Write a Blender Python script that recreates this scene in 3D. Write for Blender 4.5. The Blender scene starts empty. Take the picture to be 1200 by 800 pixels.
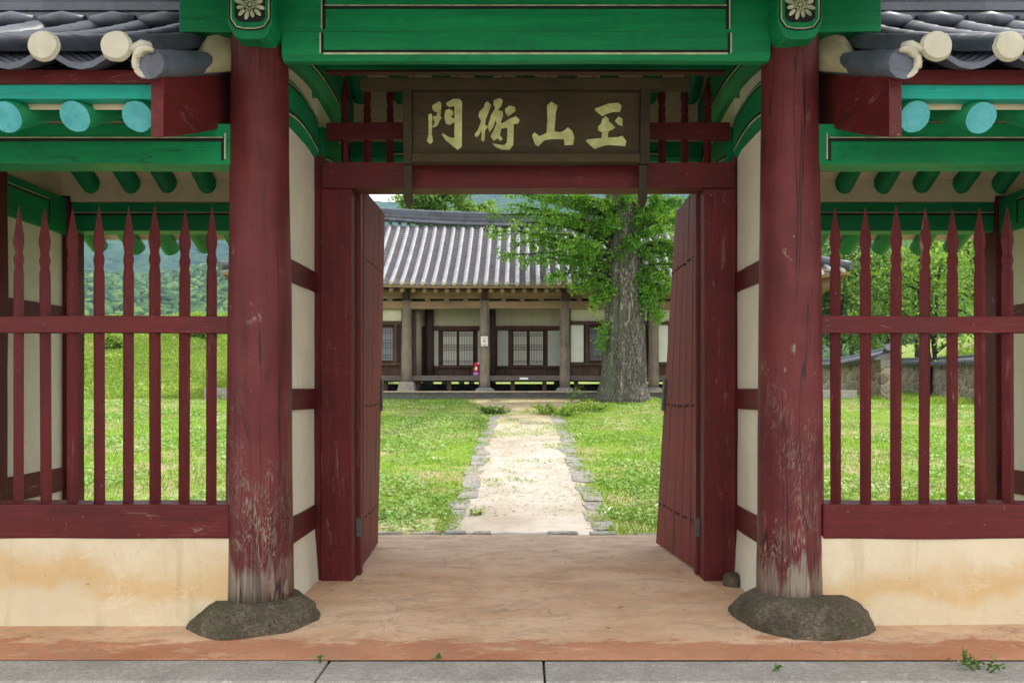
import bpy, math, random
import numpy as np
from mathutils import Vector, Matrix, noise as mnoise
from mathutils.geometry import tessellate_polygon

R = math.radians
random.seed(7)
rng = np.random.default_rng(11)
scene = bpy.context.scene
col = scene.collection

# ------------------------------------------------------------------ camera
F, CX, CY, EYE = 973.5, 615.0, 455.0, 1.52
cam_d = bpy.data.cameras.new('camera')
cam = bpy.data.objects.new('camera', cam_d)
col.objects.link(cam)
cam.location = (0, 0, EYE)
cam.rotation_euler = (R(90), 0, 0)
cam_d.sensor_width = 36
cam_d.lens = 36 * F / 1200
cam_d.shift_x = -15 / 1200
cam_d.shift_y = 55 / 1200
cam_d.clip_end = 9000
scene.camera = cam

# ------------------------------------------------------------------ world, sun, exposure
SUN = Vector((0.50, 0.055, 0.866)).normalized()
w = bpy.data.worlds.new('World')
scene.world = w
w.use_nodes = True
nt = w.node_tree
bg = nt.nodes['Background']
sky = nt.nodes.new('ShaderNodeTexSky')
sky.sky_type = 'NISHITA'
sky.sun_disc = False
sky.sun_elevation = math.asin(SUN.z)
sky.sun_rotation = math.atan2(SUN.x, SUN.y)
sky.dust_density = 2.0
tc = nt.nodes.new('ShaderNodeTexCoord')
mp = nt.nodes.new('ShaderNodeMapping')
mp.inputs['Scale'].default_value = (1.6, 1.6, 4.0)
nz = nt.nodes.new('ShaderNodeTexNoise')
nz.inputs['Scale'].default_value = 2.2
nz.inputs['Detail'].default_value = 7
nz.inputs['Roughness'].default_value = 0.6
cr = nt.nodes.new('ShaderNodeValToRGB')
cr.color_ramp.elements[0].position = 0.30
cr.color_ramp.elements[1].position = 0.54
mx = nt.nodes.new('ShaderNodeMix')
mx.data_type = 'RGBA'
mx.inputs['B'].default_value = (10.5, 10.2, 9.7, 1)
nt.links.new(tc.outputs['Generated'], mp.inputs['Vector'])
nt.links.new(mp.outputs['Vector'], nz.inputs['Vector'])
nt.links.new(nz.outputs['Fac'], cr.inputs['Fac'])
nt.links.new(cr.outputs['Color'], mx.inputs['Factor'])
nt.links.new(sky.outputs['Color'], mx.inputs['A'])
nt.links.new(mx.outputs['Result'], bg.inputs['Color'])
bg.inputs['Strength'].default_value = 0.15

sun_d = bpy.data.lights.new('sun', 'SUN')
sun_d.energy = 2.7
sun_d.angle = R(0.8)
sun_d.color = (1.0, 0.95, 0.86)
sun = bpy.data.objects.new('sun', sun_d)
col.objects.link(sun)
sun.location = SUN * 60
sun.rotation_euler = SUN.to_track_quat('Z', 'Y').to_euler()

scene.view_settings.view_transform = 'Standard'
scene.view_settings.look = 'None'
scene.view_settings.gamma = 1.0
scene.view_settings.use_curve_mapping = False
scene.view_settings.exposure = 0.8
scene.render.engine = 'CYCLES'
scene.cycles.max_bounces = 8
scene.cycles.diffuse_bounces = 5
scene.cycles.transparent_max_bounces = 8
scene.cycles.use_denoising = True
scene.cycles.sample_clamp_indirect = 6

HAZE = 0.00019


# ------------------------------------------------------------------ helpers
def PX(px, Y): return (px - CX) / F * Y
def PZ(py, Y): return EYE + (CY - py) / F * Y
def sst(a, b, x):
    t = np.clip((x - a) / (b - a), 0, 1)
    return t * t * (3 - 2 * t)


def tag(o, label=None, cat=None, group=None, kind=None):
    if label: o['label'] = label
    if cat: o['category'] = cat
    if group: o['group'] = group
    if kind: o['kind'] = kind
    return o


def empty(name, loc, parent=None):
    o = bpy.data.objects.new(name, None)
    o.location = loc
    o.empty_display_size = 0.2
    col.objects.link(o)
    return o


def adopt(o, parent):
    if parent is not None:
        o.parent = parent
        # every root is an unrotated Empty or mesh: the inverse keeps the child where it was built
        wl = Vector((0, 0, 0))
        p = parent
        while p is not None:
            wl += p.location
            p = p.parent
        o.location = o.location - wl
    return o


class MB:
    """collects shapes, then links them as ONE mesh object"""
    def __init__(self):
        self.v, self.f, self.m, self.sm = [], [], [], []

    def add(self, vs, fs, mi=0, smooth=False):
        b = len(self.v)
        self.v.extend([tuple(p) for p in vs])
        for f in fs:
            self.f.append(tuple(b + i for i in f))
            self.m.append(mi)
            self.sm.append(smooth)

    def box(self, x0, x1, y0, y1, z0, z1, mi=0):
        if x0 > x1: x0, x1 = x1, x0
        if y0 > y1: y0, y1 = y1, y0
        vs = [(x, y, z) for z in (z0, z1) for y in (y0, y1) for x in (x0, x1)]
        self.add(vs, [(0, 2, 3, 1), (4, 5, 7, 6), (0, 1, 5, 4), (2, 6, 7, 3), (0, 4, 6, 2), (1, 3, 7, 5)], mi)

    def beam(self, x0, x1, y0, y1, z0, z1, n=14, wob=0.006, axis='x', seed=0, mi=0):
        """a hewn beam: box subdivided along its length with small wobble"""
        rr = random.Random(seed)
        L0, L1 = (x0, x1) if axis == 'x' else ((y0, y1) if axis == 'y' else (z0, z1))
        rings = []
        for i in range(n + 1):
            t = L0 + (L1 - L0) * i / n
            d = [wob * (mnoise.noise(Vector((t * 1.3 + seed * 7.1, k * 9.7, seed * 3.3)))) for k in range(4)]
            if axis == 'x':
                rings.append([(t, y0 + d[0], z0 + d[1]), (t, y1 + d[2], z0 + d[1]), (t, y1 + d[2], z1 + d[3]), (t, y0 + d[0], z1 + d[3])])
            elif axis == 'y':
                rings.append([(x0 + d[0], t, z0 + d[1]), (x0 + d[0], t, z1 + d[3]), (x1 + d[2], t, z1 + d[3]), (x1 + d[2], t, z0 + d[1])])
            else:
                rings.append([(x0 + d[0], y0 + d[1], t), (x1 + d[2], y0 + d[1], t), (x1 + d[2], y1 + d[3], t), (x0 + d[0], y1 + d[3], t)])
        self.loft(rings, mi=mi)

    def loft(self, rings, mi=0, caps=True, smooth=False, closed=True, cap_mi=None):
        n = len(rings[0])
        vs = [p for r in rings for p in r]
        fs = []
        for i in range(len(rings) - 1):
            for j in range(n if closed else n - 1):
                k = (j + 1) % n
                fs.append((i * n + j, i * n + k, (i + 1) * n + k, (i + 1) * n + j))
        self.add(vs, fs, mi, smooth)
        if caps and closed:
            b = len(self.v) - len(vs)
            cm = mi if cap_mi is None else cap_mi
            self.f.append(tuple(b + j for j in reversed(range(n)))); self.m.append(cm); self.sm.append(False)
            e = b + (len(rings) - 1) * n
            self.f.append(tuple(e + j for j in range(n))); self.m.append(cm); self.sm.append(False)

    def tube(self, pts, rads, n=10, mi=0, caps=True, cap_mi=None, smooth=True, wob=0.0):
        pts = [Vector(p) for p in pts]
        if not hasattr(rads, '__len__'): rads = [rads] * len(pts)
        rings = []
        for i, p in enumerate(pts):
            d = (pts[min(i + 1, len(pts) - 1)] - pts[max(i - 1, 0)]).normalized()
            up = Vector((0, 0, 1)) if abs(d.z) < 0.9 else Vector((0, 1, 0))
            a = d.cross(up).normalized()
            b = a.cross(d).normalized()
            ring = []
            for j in range(n):
                t = 2 * math.pi * j / n
                r = rads[i] * (1 + wob * mnoise.noise(Vector((p.x * 3 + math.cos(t) * 2, p.y * 3 + math.sin(t) * 2, p.z * 3))))
                ring.append(tuple(p + a * (r * math.cos(t)) + b * (r * math.sin(t))))
            rings.append(ring)
        self.loft(rings, mi, caps, smooth, True, cap_mi)

    def poly(self, pts2d, to3d, depth_vec, mi=0):
        """extruded polygon; pts2d list of (u,v), to3d(u,v)->Vector front; depth_vec points to the back"""
        fr = [Vector(to3d(u, v)) for u, v in pts2d]
        bk = [p + Vector(depth_vec) for p in fr]
        tris = tessellate_polygon([fr])
        n = len(fr)
        fs = [tuple(t) for t in tris] + [tuple(n + i for i in reversed(t)) for t in tris]
        fs += [(i, (i + 1) % n, n + (i + 1) % n, n + i) for i in range(n)]
        self.add(fr + bk, fs, mi)

    def build(self, name, mats, parent=None, bevel=0.0, origin=None, fix=True):
        me = bpy.data.meshes.new(name)
        o = Vector(origin) if origin is not None else Vector((0, 0, 0))
        me.from_pydata([(p[0] - o.x, p[1] - o.y, p[2] - o.z) for p in self.v], [], self.f)
        if not isinstance(mats, (list, tuple)): mats = [mats]
        for m in mats: me.materials.append(m)
        me.polygons.foreach_set('material_index', self.m)
        me.polygons.foreach_set('use_smooth', self.sm)
        me.update()
        if fix:
            import bmesh
            bm = bmesh.new(); bm.from_mesh(me)
            bmesh.ops.recalc_face_normals(bm, faces=bm.faces)
            bm.to_mesh(me); bm.free()
        ob = bpy.data.objects.new(name, me)
        ob.location = o
        col.objects.link(ob)
        if bevel:
            bv = ob.modifiers.new('bevel', 'BEVEL')
            bv.width = bevel; bv.segments = 2; bv.limit_method = 'ANGLE'; bv.angle_limit = R(35)
        return adopt(ob, parent)


def fast_mesh(name, V, Fc, nper, mat, var=None, parent=None, smooth=False, varcol='var'):
    """numpy mesh: V (n,3), Fc (m,nper)"""
    me = bpy.data.meshes.new(name)
    V = np.ascontiguousarray(V, dtype=np.float32)
    Fc = np.ascontiguousarray(Fc, dtype=np.int32)
    me.vertices.add(len(V)); me.vertices.foreach_set('co', V.ravel())
    me.loops.add(Fc.size); me.loops.foreach_set('vertex_index', Fc.ravel())
    me.polygons.add(len(Fc))
    me.polygons.foreach_set('loop_start', np.arange(0, Fc.size, nper, dtype=np.int32))
    try: me.polygons.foreach_set('loop_total', np.full(len(Fc), nper, dtype=np.int32))
    except Exception: pass
    me.materials.append(mat)
    if var is not None:
        at = me.attributes.new(varcol, 'FLOAT', 'POINT')
        at.data.foreach_set('value', np.ascontiguousarray(var, dtype=np.float32))
    me.update(calc_edges=True)
    me.validate()
    if smooth: me.polygons.foreach_set('use_smooth', np.ones(len(Fc), dtype=bool))
    ob = bpy.data.objects.new(name, me)
    col.objects.link(ob)
    return adopt(ob, parent)


def vnoise(x, y, s, seed=0):
    """value noise on arrays"""
    x = np.asarray(x, float) * s + seed * 17.3; y = np.asarray(y, float) * s + seed * 5.1
    xi = np.floor(x).astype(np.int64); yi = np.floor(y).astype(np.int64)
    xf = x - xi; yf = y - yi
    u = xf * xf * (3 - 2 * xf); v = yf * yf * (3 - 2 * yf)
    def h(a, b):
        n = (a * 374761393 + b * 668265263 + seed * 974711) & 0x7fffffff
        n = ((n ^ (n >> 13)) * 1274126177) & 0x7fffffff
        return ((n ^ (n >> 16)) & 0xffff) / 65535.0
    return (h(xi, yi) * (1 - u) + h(xi + 1, yi) * u) * (1 - v) + (h(xi, yi + 1) * (1 - u) + h(xi + 1, yi + 1) * u) * v

def fbm(x, y, s, seed=0, o=4):
    r = 0; a = 0.5; t = 0
    for k in range(o):
        r = r + a * vnoise(x, y, s * 2 ** k, seed + k); t += a; a *= 0.5
    return r / t


# ------------------------------------------------------------------ materials
class NT:
    def __init__(self, name):
        self.mat = bpy.data.materials.new(name)
        self.mat.use_nodes = True
        self.t = self.mat.node_tree
        self.p = self.t.nodes['Principled BSDF']
        self.out = self.t.nodes['Material Output']
        self.geo = self.t.nodes.new('ShaderNodeNewGeometry')
        self.pos = self.geo.outputs['Position']

    def n(self, typ, **kw):
        nd = self.t.nodes.new(typ)
        for k, v in kw.items(): setattr(nd, k, v)
        return nd

    def l(self, a, b): self.t.links.new(a, b)

    def mapped(self, scale, loc=(0, 0, 0), src=None):
        m = self.n('ShaderNodeMapping')
        m.inputs['Scale'].default_value = scale
        m.inputs['Location'].default_value = loc
        self.l(src or self.pos, m.inputs['Vector'])
        return m.outputs['Vector']

    def noise(self, scale=(1, 1, 1), s=1.0, detail=5, rough=0.55, dist=0.0, loc=(0, 0, 0)):
        nd = self.n('ShaderNodeTexNoise')
        nd.inputs['Scale'].default_value = s
        nd.inputs['Detail'].default_value = detail
        nd.inputs['Roughness'].default_value = rough
        nd.inputs['Distortion'].default_value = dist
        self.l(self.mapped(scale, loc), nd.inputs['Vector'])
        return nd.outputs['Fac']

    def voro(self, scale=(1, 1, 1), s=1.0, feature='F1', out='Distance', rnd=1.0):
        nd = self.n('ShaderNodeTexVoronoi', feature=feature)
        nd.inputs['Scale'].default_value = s
        nd.inputs['Randomness'].default_value = rnd
        self.l(self.mapped(scale), nd.inputs['Vector'])
        return nd.outputs[out]

    def ramp(self, fac, a, b, ca=(0, 0, 0, 1), cb=(1, 1, 1, 1)):
        r = self.n('ShaderNodeValToRGB')
        e = r.color_ramp.elements
        e[0].position, e[1].position = a, b
        e[0].color, e[1].color = ca, cb
        self.l(fac, r.inputs['Fac'])
        return r.outputs['Color']

    def mix(self, fac, a, b, blend='MIX'):
        m = self.n('ShaderNodeMix', data_type='RGBA', blend_type=blend)
        for sock, val in ((m.inputs['Factor'], fac), (m.inputs['A'], a), (m.inputs['B'], b)):
            if hasattr(val, 'node'): self.l(val, sock)
            elif isinstance(val, (int, float)): sock.default_value = val
            else: sock.default_value = (*val[:3], 1)
        return m.outputs['Result']

    def math(self, op, a, b=0.0, clamp=False):
        m = self.n('ShaderNodeMath', operation=op, use_clamp=clamp)
        for sock, val in ((m.inputs[0], a), (m.inputs[1], b)):
            if hasattr(val, 'node'): self.l(val, sock)
            else: sock.default_value = val
        return m.outputs[0]

    def xyz(self):
        s = self.n('ShaderNodeSeparateXYZ'); self.l(self.pos, s.inputs[0])
        return s.outputs

    def attr(self, name):
        a = self.n('ShaderNodeAttribute'); a.attribute_name = name
        return a.outputs['Fac']

    def bump(self, h, strength=0.3, dist=0.01):
        b = self.n('ShaderNodeBump')
        b.inputs['Strength'].default_value = strength
        b.inputs['Distance'].default_value = dist
        self.l(h, b.inputs['Height'])
        self.l(b.outputs['Normal'], self.p.inputs['Normal'])

    def done(self, color, rough=0.6, spec=0.4):
        if hasattr(color, 'node'): self.l(color, self.p.inputs['Base Color'])
        else: self.p.inputs['Base Color'].default_value = (*color[:3], 1)
        if hasattr(rough, 'node'): self.l(rough, self.p.inputs['Roughness'])
        else: self.p.inputs['Roughness'].default_value = rough
        self.p.inputs['Specular IOR Level'].default_value = spec
        return self.mat


def grain(axis, long=1.2, fine=22):
    return {'x': (long, fine, fine), 'y': (fine, long, fine), 'z': (fine, fine, long)}[axis]


def painted_wood(name, c, axis, dark=0.55, light=1.35, wear=0.0, wearcol=(0.30, 0.27, 0.25), rough=0.5, crack=0.5):
    t = NT(name)
    g = t.noise(grain(axis, 0.9, 16), 1.0, 6, 0.6, 0.4)
    big = t.noise((1, 1, 1), 1.7, 4, 0.6)
    c0 = tuple(x * dark for x in c); c1 = tuple(min(1, x * light) for x in c)
    k = t.mix(t.ramp(g, 0.3, 0.7), tuple(x * 0.68 for x in c), tuple(min(1, x * 1.25) for x in c))
    k = t.mix(t.ramp(big, 0.34, 0.66), t.mix(0.5, k, c0), t.mix(0.3, k, c1))
    br = t.noise(grain(axis, 1.6, 40), 1.0, 3, 0.7, 0.2, (5, 1, 8))
    fade = t.math('MULTIPLY', t.ramp(br, 0.5, 0.72), t.ramp(t.noise((1, 1, 1), 2.9, 5, 0.7, 0.6, (6, 2, 1)), 0.44, 0.62))
    k = t.mix(t.math('MULTIPLY', fade, 0.42), k, tuple(min(1, x * 1.7 + .02) for x in c))
    k = t.mix(t.math('MULTIPLY', t.ramp(t.noise((1, 1, 1), 5.5, 6, 0.75, 0, (1, 8, 3)), 0.55, 0.72), 0.45), k, tuple(x * .42 for x in c))
    if crack:
        cn = t.noise(grain(axis, 0.35, 9), 1.0, 3, 0.5, 0.5, (3.1, 1.7, 9.2))
        d = t.math('ABSOLUTE', t.math('SUBTRACT', cn, 0.5))
        ck = t.ramp(d, 0.001, 0.007, (1, 1, 1, 1), (0, 0, 0, 1))
        gate = t.ramp(t.noise((1, 1, 1), 1.1, 2, 0.5, 0, (7, 2, 4)), 0.45, 0.53)
        ck = t.math('MULTIPLY', t.math('MULTIPLY', ck, gate), crack)
        k = t.mix(ck, k, (0.008, 0.008, 0.007))
    if wear:
        s1 = t.noise(grain(axis, 2.5, 26), 1.0, 6, 0.7, 1.2, (1, 5, 2))
        s2 = t.noise((1, 1, 1), 2.2, 3, 0.5, 0, (4, 4, 1))
        m = t.math('MULTIPLY', t.ramp(s1, 0.60, 0.66), t.ramp(s2, 0.46, 0.62))
        sp = t.ramp(t.noise((1, 1, 1), 38, 2, 0.5), 0.71, 0.74)
        m = t.math('MAXIMUM', m, t.math('MULTIPLY', sp, 0.6))
        k = t.mix(t.math('MULTIPLY', m, wear), k, wearcol)
    t.bump(g, 0.22, 0.004)
    return t.done(k, t.ramp(big, 0.2, 0.8, (rough - .04,) * 3 + (1,), (rough + .18,) * 3 + (1,)), 0.25)


RED = (0.095, 0.0088, 0.0090)
GREEN = (0.003, 0.205, 0.070)
M = {}
for ax in 'xyz':
    M['red_' + ax] = painted_wood('red_paint_' + ax, RED, ax, wear=0.5, wearcol=(0.34, 0.2, 0.17))
    M['green_' + ax] = painted_wood('green_paint_' + ax, GREEN, ax, dark=0.62, light=1.25, rough=0.42)
M['red_door'] = painted_wood('red_door_paint', (0.165, 0.027, 0.024), 'z', dark=0.45, light=1.45, wear=0.75, wearcol=(0.24, 0.11, 0.09), rough=0.6)
M['teal_x'] = painted_wood('teal_paint', (0.008, 0.30, 0.225), 'x', dark=0.75, light=1.2)
M['dark_wood_x'] = painted_wood('aged_dark_wood_x', (0.052, 0.038, 0.017), 'x', dark=0.5, light=1.9, wear=0.35, wearcol=(0.13, 0.09, 0.05), rough=0.7)
M['dark_wood_z'] = painted_wood('aged_dark_wood_z', (0.040, 0.030, 0.017), 'z', dark=0.6, light=1.7, rough=0.7)
for ax in 'xz':
    M['hall_' + ax] = painted_wood('weathered_timber_' + ax, (0.29, 0.195, 0.12), ax, dark=0.55, light=1.3, wear=0.8, wearcol=(0.36, 0.33, 0.28), rough=0.8)
M['hall_dark'] = painted_wood('old_dark_timber', (0.070, 0.038, 0.026), 'z', dark=0.55, light=1.7, wear=0.4, wearcol=(0.16, 0.12, 0.09), rough=0.8)
M['hall_col'] = painted_wood('weathered_column', (0.215, 0.175, 0.135), 'z', dark=0.5, light=1.5, wear=0.9, wearcol=(0.42, 0.38, 0.32), rough=0.85, crack=0.9)
M['hall_floor'] = painted_wood('grey_floor_timber', (0.12, 0.105, 0.09), 'x', dark=0.55, light=1.5, rough=0.8)


def rafter_end():
    t = NT('rafter_end_paint')
    n = t.noise((1, 1, 1), 9, 5, 0.6)
    v = t.voro((1, 0.2, 1), 11, 'DISTANCE_TO_EDGE')
    k = t.mix(t.ramp(n, 0.3, 0.7), (0.03, 0.25, 0.26), (0.09, 0.40, 0.43))
    k = t.mix(t.math('MULTIPLY', t.ramp(v, 0.0, 0.02, (1, 1, 1, 1), (0, 0, 0, 1)), t.ramp(n, 0.5, 0.62)), k, (0.01, 0.06, 0.06))
    return t.done(k, 0.55)
M['rafter_end'] = rafter_end()


def flat(name, c, rough=0.7, var=0.25, s=4.0, spec=0.3, bump=0.0):
    t = NT(name)
    n = t.noise((1, 1, 1), s, 6, 0.6)
    k = t.mix(t.ramp(n, 0.3, 0.7), tuple(x * (1 - var) for x in c), tuple(min(1, x * (1 + var)) for x in c))
    if bump: t.bump(t.noise((1, 1, 1), s * 8, 4, 0.6), bump, 0.01)
    return t.done(k, rough, spec)
M['black'] = flat('black_line_paint', (0.008, 0.008, 0.008), 0.6, 0.2)
M['cream_line'] = flat('cream_line_paint', (0.42, 0.46, 0.30), 0.7, 0.4, 9)
M['letter'] = flat('faded_yellow_green_paint', (0.47, 0.50, 0.21), 0.7, 0.28, 14)
M['iron'] = flat('dull_iron', (0.075, 0.078, 0.062), 0.6, 0.4, 18)
M['nail'] = flat('nail_iron', (0.018, 0.015, 0.014), 0.5, 0.3, 20)
M['notice_red'] = flat('red_print', (0.5, 0.09, 0.08), 0.7, 0.1)
M['notice'] = flat('white_paper', (0.78, 0.78, 0.76), 0.7, 0.05)
M['scarlet'] = flat('scarlet_cloth', (0.55, 0.015, 0.03), 0.7, 0.2)
M['lilac'] = flat('lilac_cloth', (0.38, 0.2, 0.5), 0.7, 0.2)
M['white_cloth'] = flat('white_cloth', (0.75, 0.7, 0.62), 0.7, 0.1)


def plaster(name, c, stain, s=1.0, low=None):
    t = NT(name)
    big = t.noise((1, 1, 1), 1.3 * s, 5, 0.6, 0.3)
    fine = t.noise((1, 1, 1), 14, 5, 0.6)
    streak = t.noise((7, 7, 0.8), 1.0, 4, 0.6)
    k = t.mix(t.ramp(big, 0.3, 0.7), tuple(x * .9 for x in c), tuple(min(1, x * 1.06) for x in c))
    k = t.mix(t.math('MULTIPLY', t.ramp(fine, 0.42, 0.75), 0.22), k, tuple(x * .7 for x in c))
    if low:
        x, y, z = t.xyz()
        zz = t.math('ADD', z, t.math('MULTIPLY', t.math('SUBTRACT', big, 0.5), 0.8))
        r = t.n('ShaderNodeValToRGB')
        e = r.color_ramp.elements
        e[0].position, e[0].color = 0.0, (0.25, 0.25, 0.25, 1)
        e[1].position, e[1].color = 1.0, (0, 0, 0, 1)
        for p, q in ((0.20, 0.3), (0.34, 0.95), (0.5, 0.85), (0.72, 0.12)):
            ee = e.new(p); ee.color = (q, q, q, 1)
        t.l(t.math('MULTIPLY', zz, 1.55), r.inputs['Fac'])
        m = t.math('MULTIPLY', r.outputs['Color'], t.ramp(t.noise((0.8, 0.8, 1.4), 2.6, 7, 0.7, 0.6, (2, 2, 2)), 0.14, 0.50))
        k = t.mix(t.math('MULTIPLY', m, 0.72), k, stain)
        dirt = t.math('MULTIPLY', t.ramp(streak, 0.57, 0.72), 0.35)
        k = t.mix(dirt, k, (0.35, 0.26, 0.13))
        spots = t.ramp(t.noise((1, 1, 1), 26, 2, 0.5, 0, (5, 5, 5)), 0.74, 0.77)
        k = t.mix(t.math('MULTIPLY', spots, 0.55), k, (0.16, 0.11, 0.06))
    else:
        k = t.mix(t.math('MULTIPLY', t.ramp(streak, 0.52, 0.75), 0.35), k, stain)
    grit = t.noise((1, 1, 1), 70, 3, 0.65)
    k = t.mix(t.math('MULTIPLY', t.ramp(grit, 0.56, 0.72), 0.22), k, tuple(x * .45 for x in c))
    pat = t.ramp(t.noise((1, 1, 1.3), 2.3, 8, 0.72, 0.9, (9, 4, 7)), 0.57, 0.60)
    k = t.mix(t.math('MULTIPLY', pat, 0.28), k, tuple(min(1, x * 1.12) for x in c))
    t.bump(t.math('ADD', big, t.math('MULTIPLY', t.math('ADD', fine, grit), 0.3)), 0.45, 0.012)
    return t.done(k, 0.85, 0.2)
M['plaster_low'] = plaster('stained_cream_plaster', (0.62, 0.54, 0.385), (0.52, 0.31, 0.105), low=True)
M['plaster'] = plaster('cream_plaster', (0.66, 0.62, 0.49), (0.48, 0.42, 0.28))
M['ceiling'] = plaster('ceiling_plaster', (0.60, 0.52, 0.36), (0.42, 0.32, 0.18))
M['mortar'] = plaster('yellowed_mortar', (0.34, 0.31, 0.18), (0.12, 0.1, 0.05), 3.0)
M['hall_plaster'] = plaster('old_hall_plaster', (0.52, 0.50, 0.36), (0.33, 0.32, 0.2))
M['paper_porch_shade'] = plaster('shaded_porch_paper', (0.44, 0.46, 0.41), (0.3, 0.31, 0.26))  # dimmer copy of the door paper; the recess shade is in its colour
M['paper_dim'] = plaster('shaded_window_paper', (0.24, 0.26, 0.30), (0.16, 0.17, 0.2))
M['paper'] = plaster('door_paper', (0.66, 0.67, 0.60), (0.50, 0.52, 0.44))


def pillar_mat():
    t = NT('worn_red_pillar_paint')
    x, y, z = t.xyz()
    g = t.noise((16, 16, 1.0), 1.0, 6, 0.65, 0.8)
    big = t.noise((1, 1, 1), 2.2, 4, 0.6)
    k = t.mix(t.ramp(g, 0.3, 0.7), (0.060, 0.0062, 0.0072), (0.105, 0.0115, 0.0125))
    k = t.mix(t.math('MULTIPLY', t.ramp(big, 0.4, 0.7), 0.4), k, (0.19, 0.035, 0.033))
    wood = t.mix(t.ramp(g, 0.35, 0.65), (0.10, 0.078, 0.058), (0.31, 0.26, 0.20))
    # swirling grain lines laid bare, thicker towards the foot
    wav = t.noise((9, 9, 1.6), 1.0, 3, 0.55, 2.6, (3, 1, 4))
    ln = t.math('ABSOLUTE', t.math('SUBTRACT', t.math('FRACT', t.math('MULTIPLY', wav, 9.0)), 0.5))
    thin = t.ramp(ln, 0.06, 0.24, (1, 1, 1, 1), (0, 0, 0, 1))
    brk = t.ramp(t.noise((6, 6, 3), 1.0, 5, 0.7, 0.3, (8, 1, 2)), 0.42, 0.54)
    hz = t.math('SUBTRACT', 1.75, z)
    hz = t.math('MULTIPLY', t.math('MAXIMUM', hz, 0.0), 0.95, True)
    hz = t.math('ADD', hz, 0.05)
    patch = t.ramp(t.noise((2, 2, 1.2), 1.2, 3, 0.5, 0, (1, 6, 2)), 0.41, 0.52)
    m1 = t.math('MULTIPLY', t.math('MULTIPLY', thin, brk), t.math('MULTIPLY', hz, patch))
    # bare foot
    foot = t.math('SUBTRACT', 0.50, z)
    foot = t.math('ADD', t.math('MULTIPLY', foot, 3.4), t.math('MULTIPLY', t.math('SUBTRACT', t.noise((20, 20, 1.5), 1.0, 4, 0.6), 0.5), 2.4))
    foot = t.ramp(foot, 0.30, 0.62)
    foot = t.math('MULTIPLY', foot, t.math('SUBTRACT', 1.0, t.math('MULTIPLY', t.ramp(t.noise((30, 30, 2.2), 1.0, 4, .7, 0, (2, 2, 7)), .52, .62), .55)))
    side = t.ramp(t.noise((1, 1, 0.3), 1.3, 1, 0.5, 0, (0.2, 0, 0)), 0.40, 0.55)
    foot = t.math('MULTIPLY', foot, t.math('ADD', t.math('MULTIPLY', side, 0.6), 0.4))
    # chips
    chip = t.ramp(t.noise((15, 15, 6), 1.0, 3, 0.6, 0, (9, 9, 9)), 0.63, 0.67)
    chip = t.math('MULTIPLY', chip, t.ramp(t.noise((1, 1, 1), 1.6, 2, 0.5, 0, (2, 9, 3)), 0.5, 0.6))
    m = t.math('MAXIMUM', t.math('MAXIMUM', t.math('MULTIPLY', m1, 0.75), foot), t.math('MULTIPLY', chip, 0.8))
    k = t.mix(m, k, wood)
    # long drying cracks
    cn = t.noise((7, 7, 0.28), 1.0, 3, 0.5, 0.6, (6, 3, 1))
    ck = t.ramp(t.math('ABSOLUTE', t.math('SUBTRACT', cn, 0.5)), 0.002, 0.010, (1, 1, 1, 1), (0, 0, 0, 1))
    ck = t.math('MULTIPLY', ck, t.ramp(t.noise((1, 1, 0.5), 1.3, 2, 0.5, 0, (1, 2, 9)), 0.42, 0.50))
    k = t.mix(t.math('MULTIPLY', ck, 0.9), k, (0.012, 0.006, 0.006))
    t.bump(t.math('SUBTRACT', t.math('ADD', t.math('MULTIPLY', g, 0.4), t.math('MULTIPLY', wav, 0.2)), t.math('ADD', t.math('MULTIPLY', ck, 0.8), t.math('MULTIPLY', m, 0.12))), 0.5, 0.008)
    return t.done(k, 0.6, 0.3)
M['pillar'] = pillar_mat()


def stone(name, c1, c2, s=3, moss=None, rough=0.85, bump=0.5):
    t = NT(name)
    a = t.noise((1, 1, 1), s, 7, 0.65)
    b = t.noise((1, 1, 1), s * 9, 5, 0.7)
    k = t.mix(t.ramp(a, 0.32, 0.68), c1, c2)
    k = t.mix(t.math('MULTIPLY', t.ramp(b, 0.42, 0.60), 0.7 if moss else 0.4), k, tuple(x * .42 for x in c1))
    k = t.mix(t.math('MULTIPLY', t.ramp(b, 0.6, 0.72), 0.4), k, tuple(min(1, x * 1.6) for x in c2))
    if moss:
        k = t.mix(t.math('MULTIPLY', t.ramp(t.noise((1, 1, 1), s * .8, 5, .6, 0, (4, 2, 1)), 0.5, 0.62), 0.7), k, moss)
    g = t.noise((1, 1, 1), s * 26, 3, 0.7)
    k = t.mix(t.math('MULTIPLY', t.ramp(g, 0.5, 0.66), 0.5), k, tuple(x * .4 for x in c1))
    k = t.mix(t.math('MULTIPLY', t.ramp(g, 0.60, 0.70, (0, 0, 0, 1), (1, 1, 1, 1)), 0.0), k, c2)
    fl = t.ramp(t.noise((1, 1, 1), s * 3.4, 7, 0.75, 0.8, (2, 7, 5)), 0.60, 0.66)
    k = t.mix(t.math('MULTIPLY', fl, 0.45), k, tuple(min(1, x * 1.55 + .02) for x in c2))
    ck = t.ramp(t.math('ABSOLUTE', t.math('SUBTRACT', t.noise((1, 1, 1), s * .7, 4, 0.6, 1.0, (5, 5, 1)), 0.5)), 0.0, 0.006, (1, 1, 1, 1), (0, 0, 0, 1))
    k = t.mix(t.math('MULTIPLY', ck, 0.6 if rough == .85 and bump > .6 else 0.0), k, tuple(x * .2 for x in c1))
    t.bump(t.math('ADD', t.math('ADD', a, t.math('MULTIPLY', g, 0.3)), t.math('MULTIPLY', b, 0.5)), bump, 0.025)
    return t.done(k, rough, 0.25)
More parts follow.
